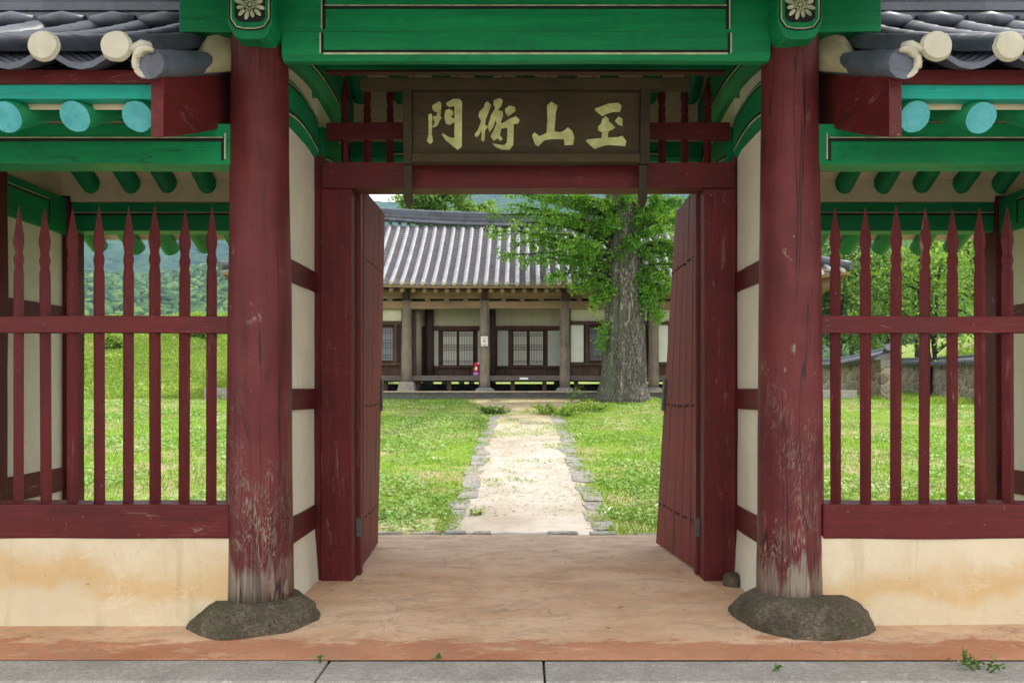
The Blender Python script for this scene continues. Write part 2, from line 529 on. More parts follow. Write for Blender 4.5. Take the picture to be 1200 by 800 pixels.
M['base_stone'] = stone('dark_base_stone', (0.075, 0.06, 0.042), (0.21, 0.17, 0.115), 5, (0.07, 0.066, 0.03), .85, .9)
M['granite'] = stone('grey_granite', (0.28, 0.26, 0.225), (0.40, 0.37, 0.325), 4, None, 0.85, 0.25)
M['edge_stone'] = stone('flat_edging_stone', (0.20, 0.195, 0.18), (0.36, 0.35, 0.325), 3, (0.33, 0.28, 0.2))
M['platform'] = stone('platform_stone', (0.085, 0.08, 0.075), (0.15, 0.145, 0.135), 1.6)
M['platform_top'] = stone('platform_earth', (0.36, 0.30, 0.21), (0.46, 0.40, 0.30), 2)


def floor_mat():
    t = NT('ochre_lime_floor')
    x, y, z = t.xyz()
    a = t.noise((1, 1.6, 1), 1.1, 7, 0.65, 0.5)
    b = t.noise((1, 2.2, 1), 3.2, 7, 0.7, 0.3, (3, 2, 0))
    f = t.noise((1, 1, 1), 45, 4, 0.6)
    k = t.mix(t.ramp(a, 0.33, 0.68), (0.48, 0.27, 0.145), (0.65, 0.45, 0.30))
    k = t.mix(t.math('MULTIPLY', t.ramp(b, 0.52, 0.66), 0.55), k, (0.36, 0.27, 0.19))
    # rusty wet-looking wash along the outer edge
    e = t.math('SUBTRACT', 5.10, y)
    e = t.math('ADD', t.math('MULTIPLY', e, 4.5), t.math('MULTIPLY', t.math('SUBTRACT', b, 0.5), 3.6))
    e = t.ramp(e, 0.30, 0.52)
    e = t.math('MULTIPLY', e, t.math('SUBTRACT', 1.0, t.math('MULTIPLY', t.ramp(t.noise((1, 1.6, 1), 2.6, 8, 0.75, 0.8, (1, 4, 0)), 0.55, 0.61), 0.6)))
    k = t.mix(t.math('MULTIPLY', e, 0.85), k, t.mix(t.ramp(a, .35, .6), (0.35, 0.125, 0.06), (0.44, 0.19, 0.095)))
    # grey trodden band to the back
    g = t.math('MULTIPLY', t.math('SUBTRACT', y, 6.7), 0.9, True)
    k = t.mix(t.math('MULTIPLY', g, 0.6), k, t.mix(t.ramp(b, .4, .62), (0.50, 0.40, 0.32), (0.31, 0.25, 0.205)))
    k = t.mix(t.math('MULTIPLY', t.ramp(f, 0.55, 0.7), 0.18), k, (0.2, 0.12, 0.07))
    sp = t.ramp(t.noise((1, 1, 1), 120, 2, 0.6), 0.64, 0.70)
    k = t.mix(t.math('MULTIPLY', sp, 0.35), k, (0.62, 0.5, 0.4))
    st = t.ramp(t.noise((1, 1.5, 1), 1.9, 8, 0.75, 1.2, (8, 3, 0)), 0.54, 0.58)
    k = t.mix(t.math('MULTIPLY', st, 0.32), k, (0.30, 0.19, 0.125))
    sc = t.ramp(t.noise((1, 1.4, 1), 6, 8, 0.8, 0.8, (2, 9, 0)), 0.60, 0.64)
    k = t.mix(t.math('MULTIPLY', sc, 0.4), k, (0.58, 0.45, 0.34))
    # hairline cracks
    cn = t.noise((0.9, 0.9, 1), 1.3, 4, 0.6, 0.5, (3, 7, 0))
    ck = t.ramp(t.math('ABSOLUTE', t.math('SUBTRACT', cn, 0.5)), 0.0, 0.0022, (1, 1, 1, 1), (0, 0, 0, 1))
    k = t.mix(t.math('MULTIPLY', ck, 0.45), k, (0.14, 0.09, 0.06))
    t.bump(t.math('ADD', b, t.math('MULTIPLY', f, 0.5)), 0.5, 0.014)
    return t.done(k, 0.8, 0.25)
M['floor'] = floor_mat()


def tile_mat(name, c0, c1, c2, lich, s=1.0):
    t = NT(name)
    a = t.noise((1, 1, 1), 2.6 * s, 6, 0.65)
    b = t.noise((1, 1, 1), 18 * s, 5, 0.65)
    v = t.voro((1, 1, 1), 3.1, 'F1', 'Color')
    k = t.mix(t.ramp(a, 0.3, 0.7), c0, c1)
    k = t.mix(t.math('MULTIPLY', v, 0.5), k, c2)
    k = t.mix(t.math('MULTIPLY', t.ramp(b, 0.5, 0.7), 0.5), k, lich)
    t.bump(b, 0.35, 0.008)
    return t.done(k, 0.42, 0.5)
M['tile'] = tile_mat('blue_grey_roof_tile', (0.018, 0.021, 0.028), (0.058, 0.066, 0.084), (0.12, 0.135, 0.175), (0.03, 0.028, 0.02))
M['tile_hall'] = tile_mat('pale_rib_tile', (0.16, 0.165, 0.185), (0.28, 0.28, 0.30), (0.24, 0.24, 0.275), (0.15, 0.14, 0.115))
M['tile_pan'] = tile_mat('dark_pan_tile', (0.07, 0.07, 0.09), (0.15, 0.145, 0.17), (0.17, 0.135, 0.105), (0.05, 0.045, 0.035))
M['tile_cap'] = plaster('lime_tile_end', (0.46, 0.43, 0.33), (0.16, 0.14, 0.085), 4.0)


def leaf_mat(name, dark, mid, light, trans=0.35, rough=0.55, attr='var'):
    t = NT(name)
    v = t.attr(attr)
    k = t.mix(t.ramp(v, 0.0, 0.6), dark, mid)
    k = t.mix(t.ramp(v, 0.55, 1.0), k, light)
    t.done(k, rough, 0.25)
    tr = t.n('ShaderNodeBsdfTranslucent')
    kk = t.mix(1.0, k, (1.25, 1.2, 0.5), 'MULTIPLY')
    t.l(kk, tr.inputs['Color'])
    ms = t.n('ShaderNodeMixShader'); ms.inputs[0].default_value = trans
    t.l(t.p.outputs[0], ms.inputs[1]); t.l(tr.outputs[0], ms.inputs[2])
    t.l(ms.outputs[0], t.out.inputs['Surface'])
    return t.mat
M['ginkgo_leaf'] = leaf_mat('ginkgo_leaf', (0.05, 0.165, 0.018), (0.16, 0.365, 0.045), (0.37, 0.55, 0.10), 0.52)
M['grass'] = leaf_mat('grass_blade', (0.08, 0.18, 0.016), (0.165, 0.32, 0.026), (0.33, 0.40, 0.09), 0.42)
M['clover'] = leaf_mat('broad_weed_leaf', (0.11, 0.23, 0.04), (0.21, 0.37, 0.08), (0.42, 0.52, 0.24), 0.25, 0.35)
M['fallen'] = leaf_mat('fallen_leaf', (0.16, 0.11, 0.03), (0.40, 0.32, 0.06), (0.52, 0.46, 0.12), 0.15)
M['tree_leaf'] = leaf_mat('broad_tree_leaf', (0.035, 0.10, 0.018), (0.09, 0.19, 0.034), (0.20, 0.32, 0.08), 0.4)
M['pale_leaf'] = leaf_mat('pale_tree_leaf', (0.08, 0.19, 0.025), (0.18, 0.33, 0.045), (0.32, 0.44, 0.11), 0.5)
M['bank_leaf'] = leaf_mat('bank_weed_leaf', (0.12, 0.22, 0.035), (0.24, 0.37, 0.06), (0.38, 0.46, 0.14), 0.4)
M['forest'] = leaf_mat('forest_canopy', (0.012, 0.035, 0.012), (0.04, 0.095, 0.026), (0.10, 0.17, 0.045), 0.0, 0.8)


def bark_mat(name, a, b, moss=None, s=1.0):
    t = NT(name)
    f = t.noise((15 * s, 15 * s, 2.6 * s), 1.0, 7, 0.7, 1.5)
    r = t.math('ABSOLUTE', t.math('SUBTRACT', f, 0.5))
    fur = t.ramp(r, 0.01, 0.085)
    big = t.noise((1, 1, 1), 1.5, 4, 0.6)
    k = t.mix(fur, tuple(x * .26 for x in a), t.mix(t.ramp(big, .35, .65), a, b))
    if moss:
        x, y, z = t.xyz()
        mm = t.math('MULTIPLY', t.math('SUBTRACT', 3.15, x), 2.2, True)
        mm = t.math('MULTIPLY', mm, t.ramp(t.noise((3, 3, 1), 1.2, 4, .6, 0, (2, 2, 5)), .38, .6))
        k = t.mix(t.math('MULTIPLY', mm, 0.65), k, moss)
    t.bump(fur, 0.9, 0.04)
    return t.done(k, 0.9, 0.15)
M['bark'] = bark_mat('ginkgo_bark', (0.27, 0.235, 0.19), (0.36, 0.32, 0.275), (0.16, 0.19, 0.12))
M['bark_thin'] = bark_mat('tree_bark', (0.10, 0.08, 0.06), (0.15, 0.12, 0.09), None, 1.5)


def ground_mat():
    t = NT('lawn_soil')
    a = t.noise((1, 1, 1), 0.55, 6, 0.65)
    b = t.noise((1, 1, 1), 5, 6, 0.7)
    k = t.mix(t.ramp(b, 0.35, 0.65), (0.11, 0.20, 0.022), (0.19, 0.27, 0.04))
    k = t.mix(t.math('MULTIPLY', t.ramp(a, 0.46, 0.60), t.ramp(b, 0.38, 0.56)), k, (0.32, 0.26, 0.15))
    x, y, z = t.xyz()
    near = t.math('MULTIPLY', t.math('SUBTRACT', 9.9, y), 0.75, True)
    near = t.math('MULTIPLY', near, t.ramp(b, 0.36, 0.55))
    k = t.mix(near, k, (0.42, 0.345, 0.235))
    fr = t.math('LESS_THAN', y, 4.5)
    k = t.mix(fr, k, (0.36, 0.33, 0.28))
    t.bump(b, 0.5, 0.03)
    return t.done(k, 0.95, 0.1)
M['ground'] = ground_mat()


def path_mat():
    t = NT('pale_sandy_path')
    a = t.noise((1, 1, 1), 0.9, 6, 0.65, 0.3)
    b = t.noise((1, 1, 1), 6, 6, 0.7)
    f = t.noise((1, 1, 1), 60, 3, 0.6)
    k = t.mix(t.ramp(a, 0.36, 0.62), (0.31, 0.27, 0.22), (0.44, 0.40, 0.355))
    k = t.mix(t.math('MULTIPLY', t.ramp(b, 0.5, 0.68), 0.5), k, (0.31, 0.25, 0.175))
    k = t.mix(t.math('MULTIPLY', t.ramp(f, 0.55, 0.7), 0.3), k, (0.28, 0.22, 0.15))
    x, y, z = t.xyz()
    far = t.math('MULTIPLY', t.math('SUBTRACT', y, 15.5), 0.16, True)
    k = t.mix(t.math('MULTIPLY', far, 0.7), k, t.mix(t.ramp(b, .4, .6), (0.33, 0.275, 0.15), (0.40, 0.34, 0.17)))
    t.bump(t.math('ADD', b, t.math('MULTIPLY', f, .3)), 0.4, 0.02)
    return t.done(k, 0.95, 0.1)
M['path'] = path_mat()


def rubble_mat():
    t = NT('rubble_wall')
    v = t.voro((1, .5, 1.25), 2.8, 'DISTANCE_TO_EDGE')
    c = t.voro((1, .5, 1.25), 2.8, 'F1', 'Color')
    sp = t.n('ShaderNodeSeparateColor'); t.l(c, sp.inputs[0])
    k = t.mix(t.ramp(sp.outputs[0], 0.1, 0.9), (0.17, 0.135, 0.105), (0.33, 0.28, 0.225))
    k = t.mix(t.math('MULTIPLY', t.ramp(sp.outputs[1], 0.6, 0.9), .7), k, (0.19, 0.19, 0.185))
    k = t.mix(t.ramp(v, 0.02, 0.07, (1, 1, 1, 1), (0, 0, 0, 1)), k, (0.40, 0.31, 0.205))
    t.bump(t.ramp(v, 0.0, 0.14), 0.8, 0.05)
    return t.done(k, 0.9, 0.15)
M['rubble'] = rubble_mat()


def hill_mat(name, a, b, s):
    t = NT(name)
    n = t.noise((1, 1, 1.6), s, 8, 0.7)
    n2 = t.noise((1, 1, 1), s * 0.15, 4, 0.6)
    k = t.mix(t.ramp(n, 0.35, 0.62), a, b)
    k = t.mix(t.math('MULTIPLY', t.ramp(n2, .45, .6), .4), k, tuple(x * 1.4 for x in b))
    t.bump(n, 1.0, 0.6 / s)
    return t.done(k, 0.95, 0.05)
M['hill'] = hill_mat('wooded_hill', (0.018, 0.045, 0.014), (0.05, 0.10, 0.03), 0.16)
M['mountain'] = hill_mat('far_mountain', (0.008, 0.02, 0.010), (0.06, 0.115, 0.04), 0.09)


# ------------------------------------------------------------------ ground
def H(x, y):
    x = np.asarray(x, float); y = np.asarray(y, float)
    h = 0.065 * (np.clip(y, 8.55, 27.2) - 8.55) - 0.02
    h = np.where(y < 8.5, -0.1, h)
    h = np.where(y < 4.6, -0.17, h)
    h = h + 0.035 * np.clip(y - 35, 0, 60)
    h = h + 3.7 * sst(27.5, 46, y) * sst(-7.5, -12, x)
    h = h + 4.2 * sst(1.2, 15, x - 17.0 - (y - 30) * .235) * sst(30, 44, y)
    h = h - 0.25 * sst(10, 15, x) * sst(18, 30, y)
    h = h + 0.16 * np.exp(-((x - 3.25) ** 2 + (y - 25.2) ** 2) / 1.6)
    n = (fbm(x, y, 0.6, 3) - 0.5) * 0.06 * sst(8.7, 11, y)
    n = n * (1 - np.exp(-(x / 1.1) ** 4)) if np.ndim(x) else n * (1 - math.exp(-(float(x) / 1.1) ** 4))
    h = h + n + (fbm(x, y, 0.35, 8) - 0.5) * 1.1 * sst(29, 40, y) * sst(-7.5, -12, x)
    return h

def axis_pts(fine0, fine1, step, lo, hi):
    a = list(np.arange(fine0, fine1 + 1e-6, step))
    s = step; p = fine0; left = []
    while p > lo:
        s *= 1.35; p -= s; left.append(max(p, lo))
    s = step; p = fine1; right = []
    while p < hi:
        s *= 1.35; p += s; right.append(min(p, hi))
    return np.array(left[::-1] + a + right)

gx = axis_pts(-26, 28, 0.25, -1800, 1800)
gy = np.unique(np.concatenate([axis_pts(8.5, 62, 0.25, 8.4, 2400), [-400, -60, -15, -4, 0, 2, 3.5, 4.55, 4.65, 6, 8.0, 8.4, 8.45]]))
GX, GY = np.meshgrid(gx, gy)
gz = H(GX, GY)
nx, ny = len(gx), len(gy)
idx = np.arange(nx * ny).reshape(ny, nx)
gf = np.stack([idx[:-1, :-1].ravel(), idx[:-1, 1:].ravel(), idx[1:, 1:].ravel(), idx[1:, :-1].ravel()], 1)
ground = fast_mesh('ground', np.stack([GX.ravel(), GY.ravel(), gz.ravel()], 1), gf, 4, M['ground'], smooth=True)
tag(ground, 'rising lawn ground with bare sandy patches', 'ground', kind='structure')

# gate floor
def HF(x, y): return 0.0
fx = np.linspace(-6.2, 6.4, 127); fy = np.linspace(4.665, 8.56, 40)
FX, FY = np.meshgrid(fx, fy)
FZ = (fbm(FX, FY, 0.9, 4) - 0.5) * 0.022 + 0.012 * sst(5.4, 6.6, FY)
FZ[0, :] = -0.004
idx = np.arange(FX.size).reshape(FX.shape)
ff = np.stack([idx[:-1, :-1].ravel(), idx[:-1, 1:].ravel(), idx[1:, 1:].ravel(), idx[1:, :-1].ravel()], 1)
V = np.stack([FX.ravel(), FY.ravel(), FZ.ravel()], 1)
nb = len(V)
Vb = np.array([(x, 8.56, -0.12) for x in fx])
fb = np.array([(idx[-1, i], idx[-1, i + 1], nb + i + 1, nb + i) for i in range(len(fx) - 1)])
fl = fast_mesh('floor', np.vstack([V, Vb]), np.vstack([ff, fb]), 4, M['floor'], smooth=True)
tag(fl, 'ochre lime floor of the gateway with a rusty front edge', 'floor', kind='structure')

# granite kerb: slabs with open joints
kb = MB()
joints = [-6.4, -4.6, -3.0, PX(375, 4.45), PX(638, 4.45), 2.95, 4.9, 6.4]
for a, b in zip(joints[:-1], joints[1:]):
    dz = random.uniform(-.004, .004)
    kb.box(a + .006, b - .006, 4.335 + random.uniform(-.006, .006), 4.662, -0.17, -0.004 + dz)
ko = kb.build('kerb', M['granite'], bevel=0.008)
tag(ko, 'grey granite kerb slabs along the front of the gate floor', 'kerb', kind='structure')

# path
py_ = np.arange(8.57, 27.15, 0.15); px_ = np.linspace(-1, 1, 13)
pts = []
for y in py_:
    half = 0.80 + 1.0 * float(sst(22.5, 26.5, y)) + 0.05 * math.sin(y * 1.7)
    for u in px_:
        x = u * half + 0.01
        pts.append((x, y, float(H(x, y)) + 0.022 * (1 - abs(u) ** 4) - 0.004 + 0.008))
pts = np.array(pts)
idx = np.arange(len(pts)).reshape(len(py_), len(px_))
pf = np.stack([idx[:-1, :-1].ravel(), idx[:-1, 1:].ravel(), idx[1:, 1:].ravel(), idx[1:, :-1].ravel()], 1)
tag(fast_mesh('path', pts, pf, 4, M['path'], smooth=True), 'pale sandy path from the gate to the hall', 'path', kind='structure')

# hills
def ridge_mesh(name, d0, d1, elev, mat, seed, rough, a0=-62, a1=62, na=180, nd=40):
    A = np.radians(np.linspace(a0, a1, na)); D = np.linspace(0, 1, nd)
    AA, DD = np.meshgrid(A, D)
    dist = d0 + (d1 - d0) * DD
    X = dist * np.tan(AA) ; Y = dist
    prof = sst(0, 1, DD)
    e = elev(AA)
    z = 2.0 + prof * e * d1 * (1 + 0)
    z = z + (fbm(X, Y, 6.0 / d1, seed, 5) - 0.5) * rough * d1 * prof
    idx = np.arange(AA.size).reshape(AA.shape)
    f = np.stack([idx[:-1, :-1].ravel(), idx[:-1, 1:].ravel(), idx[1:, 1:].ravel(), idx[1:, :-1].ravel()], 1)
    # back side falls away
    o = fast_mesh(name, np.stack([X.ravel(), Y.ravel(), z.ravel()], 1), f, 4, mat, smooth=True)
    return o, X, Y, z
near_el = lambda a: 0.150 + 0.018 * np.sin(a * 7 + 1) + 0.012 * np.sin(a * 17)
far_el = lambda a: 0.232 + 0.014 * np.sin(a * 9 + 0.6) + 0.008 * np.sin(a * 23 + 1)
hn, hX, hY, hZ = ridge_mesh('hills', 95, 620, near_el, M['hill'], 21, 0.03)
tag(hn, 'wooded hills behind the hall', 'hills', kind='structure')
fm, _, _, _ = ridge_mesh('mountain', 640, 1700, far_el, M['mountain'], 33, 0.03)
tag(fm, 'far blue mountain ridge', 'hills', kind='structure')

# forest canopy on the hills (one mass)
def ico():
    import bmesh
    bm = bmesh.new(); bmesh.ops.create_icosphere(bm, subdivisions=2, radius=1)
    v = np.array([p.co[:] for p in bm.verts]); f = np.array([[q.index for q in p.verts] for p in bm.faces]); bm.free()
    return v, f
IV, IF = ico()
def blobs(P, S, seed, zs=0.9):
    r = np.random.default_rng(seed)
    n = len(P)
    ang = r.uniform(0, 6.28, n)
    c, s = np.cos(ang), np.sin(ang)
    base = np.repeat(IV[None], n, 0)
    base = base * (1 + r.normal(0, 0.24, (n, len(IV), 1)))
    x = base[..., 0] * c[:, None] - base[..., 1] * s[:, None]
    y = base[..., 0] * s[:, None] + base[..., 1] * c[:, None]
    V = np.stack([x * S[:, None], y * S[:, None], base[..., 2] * S[:, None] * zs], -1) + P[:, None]
    F_ = IF[None] + (np.arange(n) * len(IV))[:, None, None]
    return V.reshape(-1, 3), F_.reshape(-1, 3)
N = 17000
dd = 95 + 525 * rng.power(1.6, N); aa = np.radians(np.concatenate([rng.uniform(-40, -16, N // 2), rng.uniform(-40, 42, N - N // 2)]))
bx_, by_ = dd * np.tan(aa), dd
t_ = (dd - 95) / 525
hz_ = 2.0 + sst(0, 1, t_) * near_el(aa) * 620 + (fbm(bx_, by_, 6.0 / 620, 21, 5) - 0.5) * 0.03 * 620 * sst(0, 1, t_)
S = rng.uniform(1.1, 3.0, N)
V, Fb = blobs(np.stack([bx_, by_, hz_ + S * 0.35], 1), S, 5)
fo = fast_mesh('forest', V, Fb, 3, M['forest'], np.repeat(rng.uniform(0, 1, N), len(IV)), smooth=False)
tag(fo, 'dense green forest covering the hillside behind the grounds', 'forest', kind='stuff')


# ------------------------------------------------------------------ tiled slopes
def tile_field(mb, xs, prof, L, r, tl, vmax=lambda x: 1.0, lift=lambda x, s: 0.0, dip=0.07, swap=False, cap=True, rib_mi=0, pan_mi=1, cap_mi=2, ptl=None, nrib=8, step=0.012, caps_out=None):
    """xs: rib lines. prof(s)->(y,z). swap=True: ribs run along X (prof gives x)."""
    ptl = ptl or tl
    def P(x, s, up=0.0, off=0.0):
        y, z = prof(s)
        z += lift(x, s) + up
        return (x + off, y, z) if not swap else (y, x + off, z)
    for x in xs:
        vm = vmax(x)
        if vm < 0.03: continue
        nt_ = max(1, int(round(L * vm / tl)))
        rings = []
        jx = 0.0
        for k in range(nt_):
            for e, rr in ((0.0, r * 1.02), (0.97, r * 0.955)):
                s = (k + e) / nt_ * vm
                jx = 0.004 * mnoise.noise(Vector((x * 7, k * 3.1, 1)))
                ring = []
                for j in range(nrib + 1):
                    th = math.pi * (1.1 * j / nrib - 0.05)
                    ring.append(P(x, s, rr * math.sin(th), rr * math.cos(th) + jx))
                rings.append(ring)
        mb.loft(rings, rib_mi, caps=False, smooth=True, closed=False)
        if cap:
            # lime plug closing the lowest rib tile
            tgt = caps_out if caps_out is not None else mb
            c2 = []
            y0, z0 = prof(0.0); y1, z1 = prof(0.02)
            dv = -1 if y1 > y0 else 1
            ringo, ringi = [], []
            for j in range(26):
                th = 2 * math.pi * j / 26
                wob = 1 + 0.05 * mnoise.noise(Vector((x * 5, math.cos(th) * 1.2, math.sin(th) * 1.2))) + .035 * mnoise.noise(Vector((x * 9, math.cos(th) * 5, math.sin(th) * 5)))
                for lst, q, dep in ((ringo, .99, 0.0), (ringi, .86, 0.026)):
                    o_ = r * q * wob * math.cos(th); u_ = r * 0.12 + r * q * wob * math.sin(th) * 0.96
                    pt = P(x, 0.0, u_, o_)
                    pt = (pt[0], pt[1] + dv * dep, pt[2]) if not swap else (pt[0] + dv * dep, pt[1], pt[2])
                    lst.append(pt)
            q = MB() if caps_out is not None else mb
            q.loft([ringo, ringi], cap_mi if caps_out is None else 0, caps=False, smooth=True)
            cpt = P(x, 0.0, r * 0.12, 0.0)
            cpt = (cpt[0], cpt[1] + dv * 0.042, cpt[2]) if not swap else (cpt[0] + dv * 0.042, cpt[1], cpt[2])
            q.add([*ringi, cpt], [(j, (j + 1) % 26, 26) for j in range(26)], cap_mi if caps_out is None else 0, True)
            if caps_out is not None: caps_out.append(q)
    for xa, xb in zip(xs[:-1], xs[1:]):
        vm = min(vmax(xa), vmax(xb))
        if vm < 0.03: continue
        nt_ = max(1, int(round(L * vm / ptl)))
        rings = []
        for k in range(nt_):
            for e, up in ((0.0, step), (0.98, 0.0)):
                s = (k + e) / nt_ * vm
                ring = []
                for j in range(7):
                    u = j / 6
                    sag = -dip * math.sin(math.pi * u)
                    ring.append(P(xa + (xb - xa) * u, s, up + sag + r * 0.1))
                rings.append(ring)
        mb.loft(rings, pan_mi, caps=False, smooth=False, closed=False)
        # thickness of the lowest pan, seen from below
        y0, z0 = prof(0.0)
        lo = []
        for j in range(7):
            u = j / 6
            a = P(xa + (xb - xa) * u, 0.0, step - dip * math.sin(math.pi * u) + r * 0.1)
            lo.append((a[0], a[1] , a[2] - 0.034))
        lo2 = [P(xa + (xb - xa) * j / 6, 0.12 * vm, step - dip * math.sin(math.pi * j / 6) + r * 0.1 - 0.042) for j in range(7)]
        mb.loft([rings[0], lo, lo2], pan_mi, caps=False, closed=False)


def verge_row(mb, x, prof, L, r, tl, up, mi=0):
    n = max(1, int(L / tl)); rings = []
    for k in range(n):
        for e, rr in ((0, r * 1.03), (0.97, r * 0.95)):
            s = (k + e) / n
            y, z = prof(s)
            rings.append([(x + rr * math.cos(2 * math.pi * j / 12), y, z + up + rr * math.sin(2 * math.pi * j / 12)) for j in range(12)])
    mb.loft(rings, mi, smooth=True)


def ridge_stack(mb, x0, x1, y, z, w, courses, mi=0, lift=lambda x: 0.0, n=12, cap_r=None, ch=0.055):
    for c in range(courses):
        ww = w * (1 - 0.04 * c) * (1.0 if c % 2 == 0 else 0.86)
        rings = []
        for i in range(n + 1):
            x = x0 + (x1 - x0) * i / n; l = lift(x)
            rings.append([(x, y - ww / 2, z + c * ch + l), (x, y + ww / 2, z + c * ch + l), (x, y + ww / 2, z + (c + 1) * ch - .006 + l), (x, y - ww / 2, z + (c + 1) * ch - .006 + l)])
        mb.loft(rings, mi)
    r = cap_r or w * 0.42
    zt = z + courses * ch
    nt_ = max(2, int(abs(x1 - x0) / 0.32)); rings = []
    for k in range(nt_):
        for e, rr in ((0, r * 1.03), (.97, r * .97)):
            x = x0 + (x1 - x0) * (k + e) / nt_
            rings.append([(x, y + rr * math.cos(2 * math.pi * j / 14), zt + rr * .35 + rr * .9 * math.sin(2 * math.pi * j / 14) + lift(x)) for j in range(14)])
    mb.loft(rings, mi, smooth=True)


# ------------------------------------------------------------------ GATE HOUSE
YP, YD, YR = 5.5, 6.65, 7.8           # front pillars, door plane, rear pillars
XL, XR = -1.734, 1.751                # front pillar centres
OL, OR = -4.33, 4.48                  # outer corner posts
gate = empty('gate_house', (0, YD, 0))
tag(gate, 'red and green painted timber gatehouse with open plank doors, picket screens and grey tiled roofs', 'gatehouse')


def pillar_mesh(x, y, z0, z1, r0, r1, seed, n=40, nz=34):
    q = MB(); rings = []
    for i in range(nz + 1):
        t = i / nz; z = z0 + (z1 - z0) * t
        r = r0 + (r1 - r0) * t
        ring = []
        for j in range(n):
            th = 2 * math.pi * j / n
            d = 0.006 * mnoise.noise(Vector((math.cos(th) * 1.5 + seed, math.sin(th) * 1.5, z * 1.2))) + 0.003 * mnoise.noise(Vector((math.cos(th) * 9 + seed, math.sin(th) * 9, z * 1.5)))
            ring.append((x + (r + d) * math.cos(th), y + (r + d) * math.sin(th), z))
        rings.append(ring)
    q.loft(rings, smooth=True)
    return q

def rock_mesh(x, y, rx, ry, h, flat_r, seed):
    q = MB(); rings = []
    n = 72
    fr_ = random.Random(seed * 13 + 1)
    facets = []
    if rx > .2:
        for k in range(17):
            a = fr_.uniform(0, 6.28); e = fr_.uniform(.0, .9)
            facets.append((Vector((math.cos(a) * math.cos(e), math.sin(a) * math.cos(e), math.sin(e))), fr_.uniform(.84, .99)))
    prof = [(1.0, -0.06), (1.0, 0.0), (1.0, 0.1), (0.985, 0.22), (.96, .34), (0.93, 0.48), (.885, .6), (0.83, 0.72), (.77, .82), (0.70, 0.9), (.63, .96), (flat_r / rx, 1.0), (flat_r / rx * 0.5, 1.0)]
    for pr, pz in prof:
        ring = []
        for j in range(n):
            th = 2 * math.pi * j / n
            d = 1 + 0.13 * mnoise.noise(Vector((math.cos(th) * 1.2 + seed * 3, math.sin(th) * 1.2, pz * 1.3))) + 0.035 * mnoise.noise(Vector((math.cos(th) * 5, math.sin(th) * 5 + seed, pz * 5)))
            dz = 0.02 * mnoise.noise(Vector((math.cos(th) * 2, math.sin(th) * 2, seed))) * (pz > 0.1) * (pz < .95)
            if pr * rx < flat_r * 1.05: d = 1
            elif facets:
                dv = Vector((math.cos(th) * pr, math.sin(th) * pr, pz * .8)); L_ = dv.length
                dv = dv / L_
                for pn_, pd_ in facets:
                    c_ = dv.dot(pn_)
                    if c_ > .05 and pd_ / c_ < L_ * d: d = max(.72, pd_ / c_ / L_)
                d *= 1 + .022 * mnoise.noise(Vector((math.cos(th) * 11, math.sin(th) * 11 + seed, pz * 9)))
            ring.append((x + pr * rx * d * math.cos(th), y + pr * ry * d * math.sin(th), h * pz + dz))
        rings.append(ring)
    q.loft(rings, smooth=True)
    return q

for x, s, cxo, rx, h in ((XL, 1, -0.04, 0.43, 0.155), (XR, 2, 0.075, 0.445, 0.19)):
    pillar_mesh(x + (-.02 if x < 0 else .005), YP, 0.13, 4.15, 0.218, 0.178, s).build('pillar', M['pillar'], gate)
    rock_mesh(x + cxo, YP - .02, rx, 0.46, h, 0.25, s).build('pillar_base_stone', M['base_stone'], gate)
for x, s in ((XL, 5), (XR, 6)):
    pillar_mesh(x, YR, 0.0, 4.15, 0.16, 0.15, s, 24, 14).build('pillar', M['red_z'], gate)
for x, s in ((OL, 7), (OR, 8)):
    q = MB(); q.beam(x - .13, x + .13, YR - .13, YR + .13, -0.02, 3.3, 14, .008, 'z', s)
    q.build('corner_post', M['red_z'], gate, bevel=0.012)
    q = MB(); q.beam(x - .14, x + .14, YP - .14, YP + .14, -0.02, 3.3, 14, .008, 'z', s + 3)
    q.build('corner_post', M['red_z'], gate, bevel=0.012)
    q = MB(); q.beam(x - .12, x + .12, YD - .12, YD + .12, -0.02, 3.3, 10, .008, 'z', s + 5)
    q.build('corner_post', M['red_z'], gate, bevel=0.012)

# --- central beams, front and rear, with black and cream ruled lines
def ruled_beam(x0, x1, yf, yb, z0, z1, xa, xb, za, zb, seed, name='beam', face=-1):
    q = MB()
    # rounded lower edges: loft of an octagonal section
    n = 22; c = 0.03; rings = []
    for i in range(n + 1):
        x = x0 + (x1 - x0) * i / n
        d = 0.006 * mnoise.noise(Vector((x * 1.1, seed, 0)))
        rings.append([(x, yf + c, z0 + d), (x, yb - c, z0 + d), (x, yb, z0 + c + d), (x, yb, z1), (x, yf, z1), (x, yf, z0 + c + d)])
    q.loft(rings)
    y = yf if face < 0 else yb
    def strip(xs, xe, zs, ze, mi, pr):
        if face < 0: q.box(xs, xe, yf - pr, yf + .002, zs, ze, mi)
        else: q.box(xs, xe, yb - .002, yb + pr, zs, ze, mi)
    k = 0.018
    strip(xa, xb, za - k, za, 1, .003); strip(xa, xb, za - k - .011, za - k, 2, .003)
    if zb < z1: strip(xa, xb, zb, zb + k, 1, .003); strip(xa, xb, zb + k, zb + k + .009, 2, .003)
    strip(xa - k, xa, z0 + c + .01, z1 - .005, 1, .003); strip(xa - k - .009, xa - k, z0 + c + .01, z1 - .005, 2, .003)
    strip(xb, xb + k, z0 + c + .01, z1 - .005, 1, .003); strip(xb + k, xb + k + .009, z0 + c + .01, z1 - .005, 2, .003)
    return q.build(name, [M['green_x'], M['black'], M['cream_line']], gate)
ruled_beam(XL + .16, XR - .16, 5.38, 5.50, PZ(78, 5.5), 3.825, PX(379, 5.37), PX(853, 5.37), PZ(58, 5.37), 3.85 + 1, 1)
